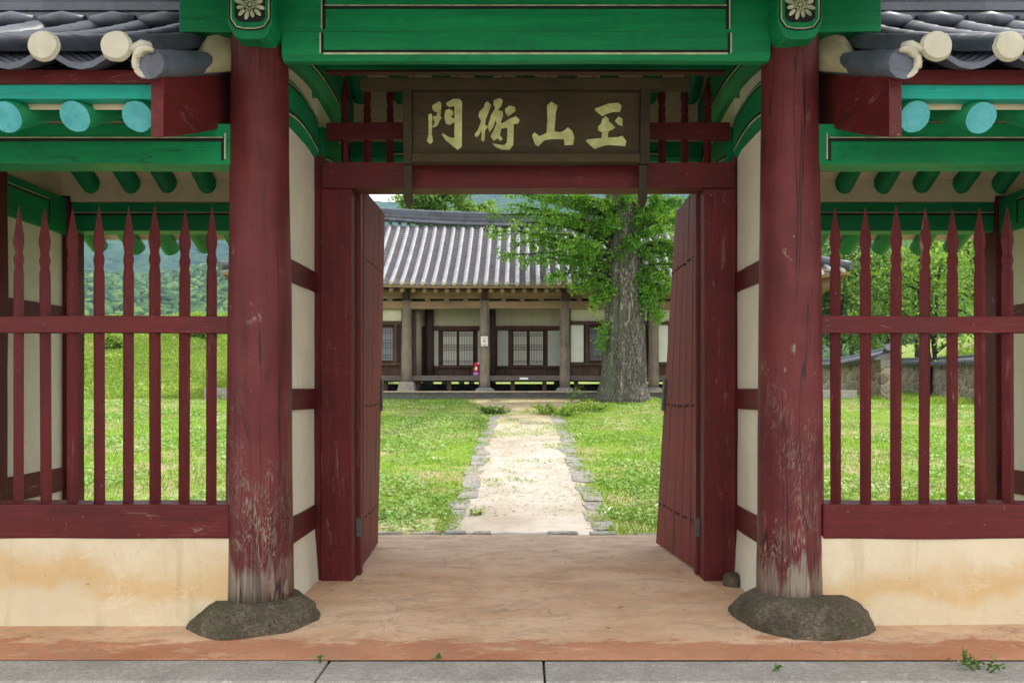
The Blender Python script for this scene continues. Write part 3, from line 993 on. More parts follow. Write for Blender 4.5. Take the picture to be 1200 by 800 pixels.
q = MB(); q.beam(-2.24, 2.31, 5.386, 5.52, 3.829, 4.16, 24, .004, 'x', 12)
for xv, dd_ in ((PX(379, 5.37), -1), (PX(853, 5.37), 1)):
    q.box(xv - .009, xv + .009, 5.374, 5.39, 3.845, 4.15, 1); q.box(xv + dd_ * .0135 - .0045, xv + dd_ * .0135 + .0045, 5.374, 5.39, 3.845, 4.15, 2)
zl = PZ(8, 5.37)
q.box(PX(379, 5.37), PX(853, 5.37), 5.374, 5.39, zl - .008, zl + .008, 1)
q.box(PX(379, 5.37), PX(853, 5.37), 5.374, 5.39, zl + .008, zl + .016, 2)
q.build('beam', [M['green_x'], M['black'], M['cream_line']], gate, bevel=0.006)
ruled_beam(XL + .12, XR - .12, YR - .12, YR + .12, 3.62, 3.93, -1.25, 1.25, 3.71, 3.82, 2)
q = MB(); q.box(XL + .12, XR - .12, YR - .112, YR - .08, 3.934, 4.5); q.build('plaster_panel', M['ceiling'], gate)
for y, zc in ((YP, 4.28), (YR, 4.035)):
    q = MB(); q.tube([(-2.5, y, zc), (0, y, zc - .01), (2.5, y, zc)], .10, 16); q.build('purlin', M['green_x'], gate)
q = MB(); q.tube([(-2.5, YD, 4.58), (0, YD, 4.57), (2.5, YD, 4.58)], .12, 16); q.build('purlin', M['green_x'], gate)
# mid beam over the transom
q = MB(); q.beam(XL + .1, XR - .1, 6.59, 6.72, 4.050, 4.30, 14, .005, 'x', 17); q.build('beam', M['green_x'], gate, bevel=.006)
q = MB(); q.beam(-1.60, 1.62, 6.60, 6.685, 4.034, 4.048, 10, .001, 'x', 18); q.build('transom_plate', M['red_x'], gate)

# --- side frames of the gateway: tie beams running in depth
for sgn, xc in ((-1, XL), (1, XR)):
    for y0, y1 in ((YP + .1, YD - .1), (YD + .1, YR - .05)):
        q = MB(); n = 12; rings = []
        inn = xc - sgn * .105; out = xc + sgn * .09
        for i in range(n + 1):
            t = i / n; y = y0 + (y1 - y0) * t
            a = 0.055 * math.sin(math.pi * t)
            rings.append([(inn + sgn * .04, y, 3.325 + a), (inn, y, 3.365 + a), (inn, y, 3.64 + a * .8), (out, y, 3.64 + a * .8), (out, y, 3.325 + a)])
        q.loft(rings)
        for dz, wd, mi, pr in ((.075, .018, 1, .003), (.06, .012, 2, .003), (.265, .014, 1, .003), (.279, .008, 2, .003)):
            rg = []
            for i in range(n + 1):
                t = .06 + .94 * i / n; y = y0 + (y1 - y0) * t; a = 0.055 * math.sin(math.pi * t)
                xx = inn - sgn * pr
                rg.append([(xx, y, 3.325 + a + dz), (xx, y, 3.325 + a + dz + wd), (inn + sgn * .01, y, 3.325 + a + dz + wd), (inn + sgn * .01, y, 3.325 + a + dz)])
            q.loft(rg, mi)
        q.build('tie_beam', [M['green_y'], M['black'], M['cream_line']], gate)
        # plaster between the two tie beams
        q = MB(); q.box(xc - .05, xc + .05, y0 - .02, y1 + .02, 3.60, 4.0); q.build('plaster_panel', M['plaster'], gate)
    # long arched main beam above
    q = MB(); n = 24; rings = []
    inn = xc - sgn * .15; out = xc + sgn * .12
    for i in range(n + 1):
        t = i / n; y = YP + .08 + (YR - YP - .16) * t
        a = 0.13 * math.sin(math.pi * t)
        rings.append([(inn + sgn * .05, y, 3.74 + a), (inn, y, 3.80 + a), (inn, y, 4.14 + a), (out, y, 4.14 + a), (out, y, 3.74 + a)])
    q.loft(rings)
    for dz, wd, mi in ((.095, .018, 1), (.081, .010, 2)):
        rg = []
        for i in range(n + 1):
            t = .03 + .94 * i / n; y = YP + .08 + (YR - YP - .16) * t; a = 0.13 * math.sin(math.pi * t)
            xx = inn - sgn * .003
            rg.append([(xx, y, 3.74 + a + dz), (xx, y, 3.74 + a + dz + wd), (inn + sgn * .01, y, 3.74 + a + dz + wd), (inn + sgn * .01, y, 3.74 + a + dz)])
        q.loft(rg, mi)
    q.build('main_beam', [M['green_y'], M['black'], M['cream_line']], gate)
    q = MB(); q.box(xc - .04, xc + .04, YP, YR, 4.14, 4.9); q.build('gable_panel', M['plaster'], gate)
    # plaster wall between pillar, mid post and rear pillar, with three rails
    for y0, y1 in ((YP + .12, YD - .1), (YD + .12, YR - .1)):
        q = MB()
        n, m = 6, 20
        for face in (-1, 1):
            rg = []
            for k in range(m + 1):
                z = 0.0 + 3.36 * k / m
                flare = 0.035 * max(0, 1 - z / .45)
                rg.append([(xc + face * (.075 + flare + .006 * mnoise.noise(Vector((i * 1.3, z * 2, face)))), y0 + (y1 - y0) * i / n, z) for i in range(n + 1)])
            q.loft(rg, 0, caps=False, smooth=True, closed=False)
        q.build('plaster_panel', M['plaster'], gate)
        for za, zb in ((.42, .61), (1.365, 1.52), (2.27, 2.43)):
            q = MB(); q.beam(xc - .098, xc + .098, y0 - .02, y1 + .02, za, zb, 8, .01, 'y', int(za * 10)); q.build('wall_rail', M['red_y'], gate, bevel=.004)
    # mid post
    q = MB(); q.beam(*sorted((xc + sgn * .09, (PX(376, 6.52) - .002) if sgn < 0 else (PX(862, 6.52) + .002))), YD - .10, YD + .10, 0.0, 3.36, 16, .003, 'z', 30 + sgn); q.build('mid_post', M['red_z'], gate, bevel=.006)

# --- door frame
xa, xb = PX(376, 6.52), PX(412, 6.52)
q = MB(); q.beam(xa, xb, 6.52, 6.76, 0.005, PZ(220, 6.5) - .002, 16, .004, 'z', 41); q.build('door_jamb', M['red_z'], gate, bevel=.005)
xc_, xd = PX(825, 6.52), PX(862, 6.52)
q = MB(); q.beam(xc_, xd, 6.52, 6.76, 0.005, PZ(220, 6.5) - .002, 16, .004, 'z', 42); q.build('door_jamb', M['red_z'], gate, bevel=.005)
q = MB(); q.beam(xa + .01, xd - .01, 6.505, 6.73, PZ(220, 6.5), PZ(190, 6.5), 16, .004, 'x', 43); q.build('lintel', M['red_x'], gate, bevel=.005)
ZLT = PZ(190, 6.5)
# small block by the right jamb
q = rock_mesh(PX(856, 6.45), 6.40, .07, .09, .10, .045, 9); q.build('pivot_stone', M['base_stone'], gate)

# --- pickets
def picket_mesh(q, x, y, z0, z1, wd):
    tip = [(0.0, 1.0), (0.075, 1.0)]
    Ht = z1 - z0; h = wd / .07
    prof = [(z0, .5), (z1 - .52 * h, .5), (z1 - .49 * h, .49), (z1 - .455 * h, .41), (z1 - .44 * h, .41), (z1 - .405 * h, .5), (z1 - .385 * h, .5), (z1 - .35 * h, .39), (z1 - .335 * h, .39), (z1 - .27 * h, .53), (z1 - .24 * h, .53), (z1 - .06 * h, .16), (z1, .02)]
    rings = []
    k = wd * 1.22
    ca = random.uniform(-.16, .16); lean = random.uniform(-.006, .006)
    for z, r in prof:
        rr = r * k
        xl = x + lean * (z - z0)
        rings.append([(xl + rr * math.cos(math.pi / 2 * j + ca), y + rr * math.sin(math.pi / 2 * j + ca), z) for j in range(4)])
    q.loft(rings)

YS = 5.47
def screen(xs, x0, x1, label):
    q = MB(); q.beam(x0, x1, YS - .045, YS + .045, PZ(390, YS - .045), PZ(370, YS - .045), 14, .006, 'x', int(abs(x0 * 10)))
    rail = q.build('picket_screen', M['red_x'], gate, bevel=.005)
    q = MB(); q.beam(x0, x1, YS - .12, YS + .11, PZ(631, YS - .12), PZ(591, YS - .12), 16, .01, 'x', int(abs(x0 * 10)) + 2)
    q.build('sill', M['red_x'], rail, bevel=.012)
    for px in xs:
        q = MB(); picket_mesh(q, PX(px, YS) + random.uniform(-.004, .004), YS, .66, PZ(243, YS) + random.uniform(-.012, .012), .062)
        q.build('picket', M['red_z'], rail)
screen([-96, -57, -17, 22, 54, 86, 117, 150, 182, 215, 248], OL + .15, XL - .17, 'l')
screen([979, 1014, 1049, 1083, 1115, 1150, 1182, 1216, 1249, 1283, 1316], XR + .17, OR - .15, 'r')
# transom pickets above the lintel
q = MB(); q.beam(xa + .02, xd - .02, YD - .035, YD + .035, PZ(165, YD), PZ(145, YD), 14, .003, 'x', 55)
tr = q.build('transom', M['red_x'], gate, bevel=.004)
for i in range(17):
    q = MB(); x = PX(404, YD) + i * (PX(829, YD) - PX(404, YD)) / 16
    picket_mesh(q, x, YD, ZLT - .02, PZ(88, YD), .05); q.build('picket', M['red_z'], tr)

# --- low walls
for x0, x1, s in ((OL, XL, 1), (XR, OR, 2)):
    q = MB(); n, m = 40, 8
    for face, yy in ((-1, 5.36), (1, 5.62)):
        rg = []
        for k in range(m + 1):
            z = -0.03 + .60 * k / m
            rg.append([(x0 + (x1 - x0) * i / n, yy + face * (.012 * (fbm(i * .3, z * 4 + face, 1.0, s) - .5) + .02 * max(0, 1 - z / .2)), z) for i in range(n + 1)])
        q.loft(rg, 0, caps=False, smooth=True, closed=False)
    q.build('low_wall', M['plaster_low'], gate)

# --- doors: planks in a twisted leaf
def door(hx, fx_t, fx_b, sgn):
    yh, yf = 6.78, 8.0
    zt, zb = 3.2, 0.035
    def P(u, z, off):
        t = (z - zb) / (zt - zb)
        fx = fx_b + (fx_t - fx_b) * t
        x = hx + (fx - hx) * u; y = yh + (yf - yh) * u
        d = Vector((fx - hx, yf - yh, 0)).normalized(); nrm = Vector((-d.y, d.x, 0)) * (1 if sgn < 0 else -1)
        # nrm points away from the opening's middle
        p = Vector((x, y, z)) + nrm * off
        return tuple(p)
    q = MB()
    cuts = [0, .18, .36, .55, .77, 1.0]
    root = None
    for i, (a, b) in enumerate(zip(cuts[:-1], cuts[1:])):
        q = MB(); rings = []
        n = 10
        top = zt - (0.0 if i < 4 else 0.0)
        off = random.uniform(-.006, .006)
        for k in range(n + 1):
            z = zb + (top - zb) * k / n
            bw = .004 * mnoise.noise(Vector((i * 3 + sgn, z * 1.5, 0)))
            g = .004
            rings.append([P(a + g, z, off + bw), P(b - g, z, off + bw), P(b - g, z, off + bw + .042), P(a + g, z, off + bw + .042)])
        q.loft(rings)
        if root is None: root = q.build('door', M['red_door'], gate, bevel=.004)
        else: q.build('door_plank', M['red_door'], root, bevel=.004)
    # battens on the outer face
    for z in (.42, 1.37, 2.62):
        q = MB()
        q.loft([[P(u, z - .06, .052), P(u, z + .06, .052), P(u, z + .06, .10), P(u, z - .06, .10)] for u in (.02, .5, .98)])
        q.build('door_batten', M['red_door'], root)
        for u in (.09, .15, .27, .33, .45, .51, .62, .71, .82, .93):
            q = MB(); c = Vector(P(u, z + random.uniform(-.008, .008), -.006)); o = Vector(P(u, z, .03))
            d = (c - o).normalized(); o2 = c + d * .006
            q.tube([c - d * .02, c, o2], [.011, .011, .004], 8)
            q.build('nail', M['nail'], root)
    # stile on the hinge side and iron plates
    q = MB(); q.beam(hx - .035, hx + .035, 6.70, 6.785, .02, 3.22, 10, .003, 'z', 60 + sgn); q.build('hinge_stile', M['red_z'], root, bevel=.004)
    q = MB(); q.box(hx - .04, hx + .04, 6.685, 6.702, PZ(628, 6.69), PZ(607, 6.69)); q.build('hinge_plate', M['iron'], root)
    q = MB()
    za, zb_ = PZ(481, 7.99), PZ(444, 7.99)
    q.loft([[P(u, za, -.018), P(u, zb_, -.018), P(u, zb_, .062), P(u, za, .062)] for u in (.955, 1.016)])
    q.build('latch_plate', M['iron'], root)
    return root
door(PX(419, 6.75), PX(451, 8.0), PX(443, 8.0), -1)
door(PX(819, 6.75), PX(791, 8.0), PX(768, 8.0), 1)

# --- bracket heads over the front pillars, with a carved flower on each end
for sgn, px in ((-1, 293), (1, 937.5)):
    yf = 5.2
    xm = PX(px, yf); wd = .145
    q = MB()
    zb, zt = PZ(46, yf), 4.22
    sec = lambda k: [(xm - wd * k, zb + .10), (xm - wd * k * .72, zb + .02), (xm - wd * .4 * k, zb), (xm + wd * .4 * k, zb), (xm + wd * k * .72, zb + .02), (xm + wd * k, zb + .10), (xm + wd * k, zt), (xm - wd * k, zt)]
    q.loft([[(x, y, z) for x, z in sec(k)] for y, k in ((yf, .96), (yf + .05, 1.0), (5.55, 1.0))])
    br = q.build('bracket_head', M['green_y'], gate, bevel=.008)
    # cream and black outline round the panel
    q = MB()
    def u_strip(rx, zlo, pr, wdt, mi):
        pts = [(-rx, .5), (-rx, zlo + .06), (-rx * .72, zlo + .012), (-rx * .3, zlo), (rx * .3, zlo), (rx * .72, zlo + .012), (rx, zlo + .06), (rx, .5)]
        for a, b in zip(pts[:-1], pts[1:]):
            va, vb = Vector((xm + a[0], yf - pr, zb + a[1])), Vector((xm + b[0], yf - pr, zb + b[1]))
            d = (vb - va).normalized(); nn = Vector((d.z, 0, -d.x)) * wdt
            q.add([va, vb, vb + nn, va + nn, va + Vector((0, .01, 0)), vb + Vector((0, .01, 0)), vb + nn + Vector((0, .01, 0)), va + nn + Vector((0, .01, 0))], [(0, 1, 2, 3), (4, 7, 6, 5), (0, 4, 5, 1), (1, 5, 6, 2), (2, 6, 7, 3), (3, 7, 4, 0)], mi)
    u_strip(.122, .062, .003, .009, 0); u_strip(.115, .069, .0035, .006, 1)
    q.build('panel_outline', [M['black'], M['cream_line']], br)
    q = MB()
    pw = .094; z0p = zb + .105
    q.poly([(-pw, .5), (-pw, .03), (-pw * .8, .008), (-pw * .5, 0), (pw * .5, 0), (pw * .8, .008), (pw, .03), (pw, .5)], lambda u, v: (xm + u, yf - .006, z0p + v), (0, .012, 0))
    pn = q.build('flower_panel', M['black'], br)
    q = MB()
    fc = Vector((xm, yf - .009, z0p + .108))
    def petal(ang, r0, r1, wdt):
        pts = []
        for k in range(10):
            t = 2 * math.pi * k / 10
            u = (r0 + r1) / 2 + (r1 - r0) / 2 * math.cos(t); v = wdt * math.sin(t) * (1 + .3 * math.cos(t))
            pts.append((u * math.cos(ang) - v * math.sin(ang), u * math.sin(ang) + v * math.cos(ang)))
        q.poly(pts, lambda u, v: (fc.x + u, fc.y, fc.z + v), (0, .006, 0))
    for k in range(12): petal(k * math.pi / 6 + .26, .028, .098 if k % 3 else .085, .012)
    for k in range(8): petal(k * math.pi / 4, .016, .048, .0105)
    petal(0, -.012, .012, .012)
    q.build('flower', M['cream_line'], pn)

# --- side bays: beams, purlins, rafters, ceilings, roofs
RS = 0.50; ZR = 3.445                 # rafter slope, rafter axis height over the front purlin
def bay(sgn, xin, xout):
    lo, hi = min(xin, xout), max(xin, xout)
    zb = PZ(200, 5.57)
    # front and rear beams with ruled lines
    for yy, f in ((YP, -1), (YR, -1)):
        q = MB(); q.beam(lo, hi, yy - .10, yy + .10, zb, zb + .145, 18, .006, 'x', 70 + sgn)
        q.beam(lo, hi, yy - .095, yy + .09, zb + .149, zb + .262, 18, .005, 'x', 71 + sgn)
        xe = xin + sgn * .23
        a, b = (xe, hi - .05) if sgn > 0 else (lo + .05, xe)
        q.box(a, b, yy - .1065, yy - .09, zb + .146, zb + .166, 1); q.box(a, b, yy - .1065, yy - .09, zb + .166, zb + .174, 2)
        q.box(xe - .009, xe + .009, yy - .107, yy - .09, zb + .02, zb + .166, 1)
        q.box(xe - sgn * .016 - .005, xe - sgn * .016 + .005, yy - .107, yy - .09, zb + .03, zb + .20, 2)
        q.build('beam', [M['green_x'], M['black'], M['cream_line']], gate, bevel=.006)
        pl, ph = min(xin + sgn * .337, xout), max(xin + sgn * .337, xout)
        q = MB(); q.tube([(pl, yy, zb + .375), (ph, yy, zb + .375)], .092, 18); q.build('purlin', M['green_x'], gate)
        q = MB(); q.box(pl, ph, yy - .045, yy + .045, zb + .262, zb + .56); q.build('plaster_panel', M['ceiling'], gate)
    # inner plaster strip hiding the rear purlin
    q = MB(); q.box(lo, hi, YR - .115, YR - .085, zb + .268, zb + .60); q.build('plaster_panel', M['ceiling'], gate)
    # rafters: front and rear of the ridge
    n = 9
    for k in range(n):
        x = xin + sgn * (.47 + k * .362) + random.uniform(-.015, .015)
        for d in (-1, 1):
            jz = random.uniform(-.012, .012)
            ye = YD + d * (1.93 + random.uniform(-.02, .02))
            zr_ = ZR if d < 0 else ZR - .085
            ze = zr_ - RS * (abs(ye - YD) - 1.15)
            zi = zr_ + RS * 1.15
            q = MB()
            dx = random.uniform(-.015, .015)
            q.tube([(x + dx, ye, ze + jz), (x, YD + d * 1.15, zr_ + jz * .5), (x, YD + d * .02, zi - RS * .02)], [.086, .088, .08], 18, 0, True, 1, True, .05)
            q.build('rafter', [M['green_y'], M['rafter_end']], gate)
    # ceiling plaster above the rafters
    ci = MB()
    for d in (-1, 1):
        y0, y1 = YD + d * 1.86, YD
        zr_ = ZR if d < 0 else ZR - .085
        z0 = zr_ - RS * (.71); z1 = zr_ + RS * 1.15
        lo2, hi2 = min(xin + sgn * .337, xout + sgn * .75), max(xin + sgn * .337, xout + sgn * .75)
        ci.add([(lo2, y0, z0 + .035), (hi2, y0, z0 + .035), (hi2, y1, z1 + .035), (lo2, y1, z1 + .035), (lo2, y0, z0 + .075), (hi2, y0, z0 + .075), (hi2, y1, z1 + .075), (lo2, y1, z1 + .075)],
               [(0, 1, 2, 3), (4, 7, 6, 5), (0, 4, 5, 1), (0, 3, 7, 4), (1, 5, 6, 2)])
    ci.build('ceiling', M['ceiling'], gate)
    xo = xout + sgn * .95
    lo3, hi3 = min(xin + sgn * .337, xo), max(xin + sgn * .337, xo)
    for d in (-1, 1):
        yy = YD + d * 1.93
        q = MB(); q.beam(lo3, hi3, yy - .035, yy + .05, PZ(117, 4.70), PZ(99, 4.70), 14, .006, 'x', 80 + d + sgn); q.build('eave_board', M['teal_x'], gate, bevel=.004)
        ya = YD + d * 1.97
        q = MB(); q.beam(lo3, hi3, ya - .03, ya + .04, PZ(98, 4.66), PZ(83, 4.66), 14, .004, 'x', 82 + d + sgn); q.build('eave_batten', M['red_x'], gate)
    # roof
    ribs = [xin + sgn * (.475 + .393 * k) for k in range(9)]
    front = lambda s: (4.50 + 2.07 * s, 3.36 + (.80 * s + .20 * s * s))
    rear = lambda s: (8.80 - 2.07 * s, 3.36 + (.80 * s + .20 * s * s))
    rf = MB(); caps = []
    edge = xin + sgn * .30
    allx = sorted(ribs)
    for pr in (front, rear):
        tile_field(rf, allx, pr, 2.3, .088, .27, dip=.105, cap=True, step=.016, ptl=.10, caps_out=caps, nrib=12)
        vx = xin + sgn * .305
        zline = lambda y: 3.315 + .37 * (2.05 - abs(y - YD)) + .03 * (2.05 - abs(y - YD)) ** 2
        vp = lambda s, pr=pr: (pr(s)[0], zline(pr(s)[0]))
        verge_row(rf, vx, vp, 2.3, .083, .27, 0.0)
        # half pan between verge and first rib
        rg = [[(vx + (ribs[0] - vx) * j / 4, pr(s)[0], vp(s)[1] + (pr(s)[1] - vp(s)[1]) * j / 4 - .02 - .02 * math.sin(math.pi * j / 4)) for j in range(5)] for s in np.linspace(0, 1, 10)]
        rf.loft(rg, 1, caps=False, closed=False)
    ro = rf.build('roof', [M['tile'], M['tile']], gate)
    for c in caps: c.build('tile_end', M['tile_cap'], ro)
    q = MB(); ridge_stack(q, xin + sgn * .2, xo, YD, 4.33, .36, 3, 0, cap_r=.125, ch=.07)
    # rounded plug tiles at the foot of the ridge
    for yy in (YD - .19, YD + .19):
        for k in range(10):
            x = xin + sgn * (.28 + .393 * k)
            q.tube([(x - .17, yy, 4.37), (x, yy - .012, 4.385), (x + .17, yy, 4.37)], [.045, .058, .045], 10, 0)
    q.build('ridge', M['tile'], ro)
    # barge board at the inner verge
    xx = xin + sgn * .298
    for d in (-1, 1):
        q = MB(); rings = []
        for i in range(11):
            t = i / 10; dy = 2.06 - t * 1.7; y = YD + d * dy
            zt = zline(y) - .07
            cut = .335 + .02 * math.sin(t * 3.0)
            rings.append([(xx - .036, y, zt - cut), (xx + .036, y, zt - cut), (xx + .036, y, zt), (xx - .036, y, zt)])
        q.loft(rings); q.build('barge_board', M['red_y'], gate, bevel=.006)
    # mortar: bedding against the pillar and the plug of the lowest verge tile
    q = MB(); rings = []
    for i in range(9):
        t = i / 8; y = 5.12 + .40 * t
        z0 = zline(y) - .06; w_ = .02 + .09 * t ** 1.5 + .012 * mnoise.noise(Vector((i, sgn, 2)))
        hh_ = .05 + .26 * t
        rings.append([(xx - sgn * .02, y, z0), (xx - sgn * .05 - sgn * w_, y, z0 + .01), (xx - sgn * .05 - sgn * w_ * .9, y, z0 + hh_ * .6), (xx - sgn * .02, y, z0 + hh_), (xx + sgn * .05, y, z0 + hh_ * .9)])
    q.loft(rings, smooth=True); q.build('mortar', M['mortar'], gate)
    vx = xin + sgn * .305; zc = zline(4.5)
    q = MB(); arc = []
    for j in range(12):
        th = math.radians(62 + (268 - 62) * j / 11)
        arc.append((vx - sgn * .070 * math.cos(th), 4.497 - .012 * math.sin(th), zc + .074 * math.sin(th)))
    q.tube(arc, [.010, .016, .020, .022, .022, .021, .020, .020, .018, .015, .012, .007], 12, wob=.7)
    q.tube([(xin + sgn * .405, 4.50, 3.35), (xin + sgn * .35, 4.53, 3.385), (xin + sgn * .32, 4.56, 3.395)], [.02, .03, .022], 10, 0, wob=.3)
    q.build('mortar', M['tile_cap'], gate)
    # outer side wall: plaster, rails and green tie beam
    xw = xout
    q = MB(); q.box(xw - .06, xw + .06, YP, YR, -.02, 3.0); q.build('plaster_panel', M['plaster'], gate)
    for za, zc in ((.58, .79), (2.08, 2.27)):
        q = MB(); q.beam(xw - .085, xw + .085, YP + .12, YR - .12, za, zc, 10, .008, 'y', 90 + sgn); q.build('wall_rail', M['red_y'], gate, bevel=.004)
    q = MB(); q.beam(xw - .10, xw + .10, YP + .02, YR - .02, 2.94, 3.27, 12, .006, 'y', 92 + sgn)
    inn = xw - sgn * .10
    for zz in (3.19, ):
        q.box(inn - sgn * .004, inn + sgn * .01, YP + .2, YR - .42, zz - .010, zz + .010, 1); q.box(inn - sgn * .004, inn + sgn * .01, YP + .2, YR - .42, zz + .010, zz + .018, 2)
    q.box(inn - sgn * .004, inn + sgn * .01, YR - .42, YR - .40, 2.99, 3.20, 1)
    q.build('tie_beam', [M['green_y'], M['black'], M['cream_line']], gate, bevel=.006)
    q = MB()
    q.poly([(YP - .1, 3.25), (YR + .1, 3.25), (YR + .1, 3.45), (YD, 4.03), (YP - .1, 3.45)], lambda u, v: (xw - .04, u, v), (.08, 0, 0)); q.build('gable_panel', M['ceiling'], gate)
bay(-1, XL, OL)
bay(1, XR, OR)

# --- central roof
for k in range(13):
    x = -2.28 + k * .381
    for d in (-1, 1):
        q = MB(); oh = 2.33 if d < 0 else 1.66; zc = 4.50 if d < 0 else 4.185; ye = YD + d * oh
        q.tube([(x, ye, zc - RS * (oh - 1.15)), (x, YD + d * 1.15, zc), (x, YD + d * .02, zc + RS * 1.13)], [.088, .09, .08], 14, 0, True, 1)
        q.build('rafter', [M['green_y'], M['rafter_end']], gate)
ci = MB()
for d in (-1, 1):
    oh = 2.26 if d < 0 else 1.60; zc = 4.50 if d < 0 else 4.185
    y0 = YD + d * oh; z0 = zc - RS * (oh - 1.15); z1 = zc + RS * 1.15
    ci.add([(-2.5, y0, z0 + .035), (2.5, y0, z0 + .035), (2.5, YD, z1 + .035), (-2.5, YD, z1 + .035), (-2.5, y0, z0 + .075), (2.5, y0, z0 + .075), (2.5, YD, z1 + .075), (-2.5, YD, z1 + .075)],
           [(0, 1, 2, 3), (4, 7, 6, 5), (0, 4, 5, 1), (0, 3, 7, 4), (1, 5, 6, 2)])
ci.build('ceiling', M['ceiling'], gate)
rf = MB(); caps = []
cx_ribs = [-2.55 + .393 * k for k in range(14)]
for pr in (lambda s: (4.1 + 2.5 * s, 4.12 + 1.0 * s + .30 * s * s), lambda s: (8.92 - 2.22 * s, 4.06 + 1.08 * s + .28 * s * s)):  # rear tiles overrun the rafters unseen, lengthened to shade the back floor
    tile_field(rf, cx_ribs, pr, 2.8, .088, .27, dip=.075, ptl=.14, caps_out=caps)
    for vx in (-2.78, 2.78): verge_row(rf, vx, pr, 2.8, .086, .27, -.02)
ro = rf.build('roof', [M['tile'], M['tile']], gate)
for c in caps: c.build('tile_end', M['tile_cap'], ro)
q = MB(); ridge_stack(q, -2.7, 2.7, YD, 5.38, .36, 4, 0, cap_r=.125, ch=.07); q.build('ridge', M['tile'], ro)
for sgn in (-1, 1):
    for d in (-1, 1):
        q = MB(); rings = []
        for i in range(11):
            t = i / 10; y = YD + d * (2.5 if d < 0 else 2.2) * (1 - t); s = t
            z = 4.12 + 1.0 * s + .30 * s * s - .05
            rings.append([(sgn * 2.60 - .03, y, z - .30), (sgn * 2.60 + .03, y, z - .30), (sgn * 2.60 + .03, y, z), (sgn * 2.60 - .03, y, z)])
        q.loft(rings); q.build('barge_board', M['red_y'], gate, bevel=.005)
for d in (-1, 1):
    yy = YD + d * (2.36 if d < 0 else 1.68)
    q = MB(); q.box(-2.5, 2.5, yy - .04, yy + .05, 4.0, 4.07); q.build('eave_board', M['teal_x'], gate)
    q = MB(); q.box(-2.5, 2.5, yy - .03 + d * .04, yy + .04 + d * .04, 4.07, 4.16); q.build('eave_batten', M['red_x'], gate)


# ------------------------------------------------------------------ SIGNBOARD
sb = empty('signboard', (PX(617, 6.4), 6.42, PZ(195, 6.4)))
tag(sb, 'dark wooden signboard with four faded yellow-green characters hanging over the doorway', 'signboard')
YB = 6.36; TILT = 0.055
def SP(px, py, off=0.0):
    z = PZ(py, YB); t = (z - PZ(195, YB)) / (PZ(97, YB) - PZ(195, YB))
    return Vector((PX(px, YB), YB - TILT * t + off, z))
def sb_box(x0, y0, x1, y1, f, b, mat, name, bev=.004, seed=0, n=12):
    q = MB(); rings = []
    horizontal = abs(x1 - x0) > abs(y1 - y0)
    for i in range(n + 1):
        t = i / n
        d = (.014 if seed == 2 else .004) * mnoise.noise(Vector((t * (14 if seed == 2 else 6), seed, 1)))
        if horizontal:
            x = x0 + (x1 - x0) * t
            rings.append([tuple(SP(x, y0, f) + Vector((0, d, d))), tuple(SP(x, y0, b)), tuple(SP(x, y1, b)), tuple(SP(x, y1, f) + Vector((0, d, 0)))])
        else:
            y = y0 + (y1 - y0) * t
            rings.append([tuple(SP(x0, y, f) + Vector((0, d, 0))), tuple(SP(x1, y, f) + Vector((0, d, 0))), tuple(SP(x1, y, b)), tuple(SP(x0, y, b))])
    q.loft(rings)
    return q.build(name, M[mat], sb, bevel=bev)
sb_box(484, 110, 749, 183, 0.0, .035, 'dark_wood_x', 'board', seed=1)
sb_box(425, 96.5, 806, 109.5, -.05, .03, 'dark_wood_x', 'frame', .008, 2, 40)
sb_box(474, 109.7, 484, 194, -.055, .03, 'dark_wood_z', 'frame', .005, 3)
sb_box(749, 109.7, 760, 194, -.055, .03, 'dark_wood_z', 'frame', .005, 4)
sb_box(484.2, 183.2, 748.8, 193, -.075, .03, 'dark_wood_x', 'frame', .006, 5)
for px in (478, 753.5):
    q = MB()
    q.loft([[tuple(SP(px + a, yy, b)) for a, b in ((-wq, -.02), (wq, -.02), (wq, .03), (-wq, .03))] for yy, wq in ((194.2, 5.2), (205, 4.6), (216, 5.0), (228, 5.2), (236, 4.4), (242, 1.6))])
    q.build('support', M['dark_wood_z'], sb, bevel=.004)
    q = MB(); a = SP(px, 200, .03); q.tube([a, a + Vector((0, .10, .01))], .012, 8); q.build('iron_hook', M['iron'], sb)
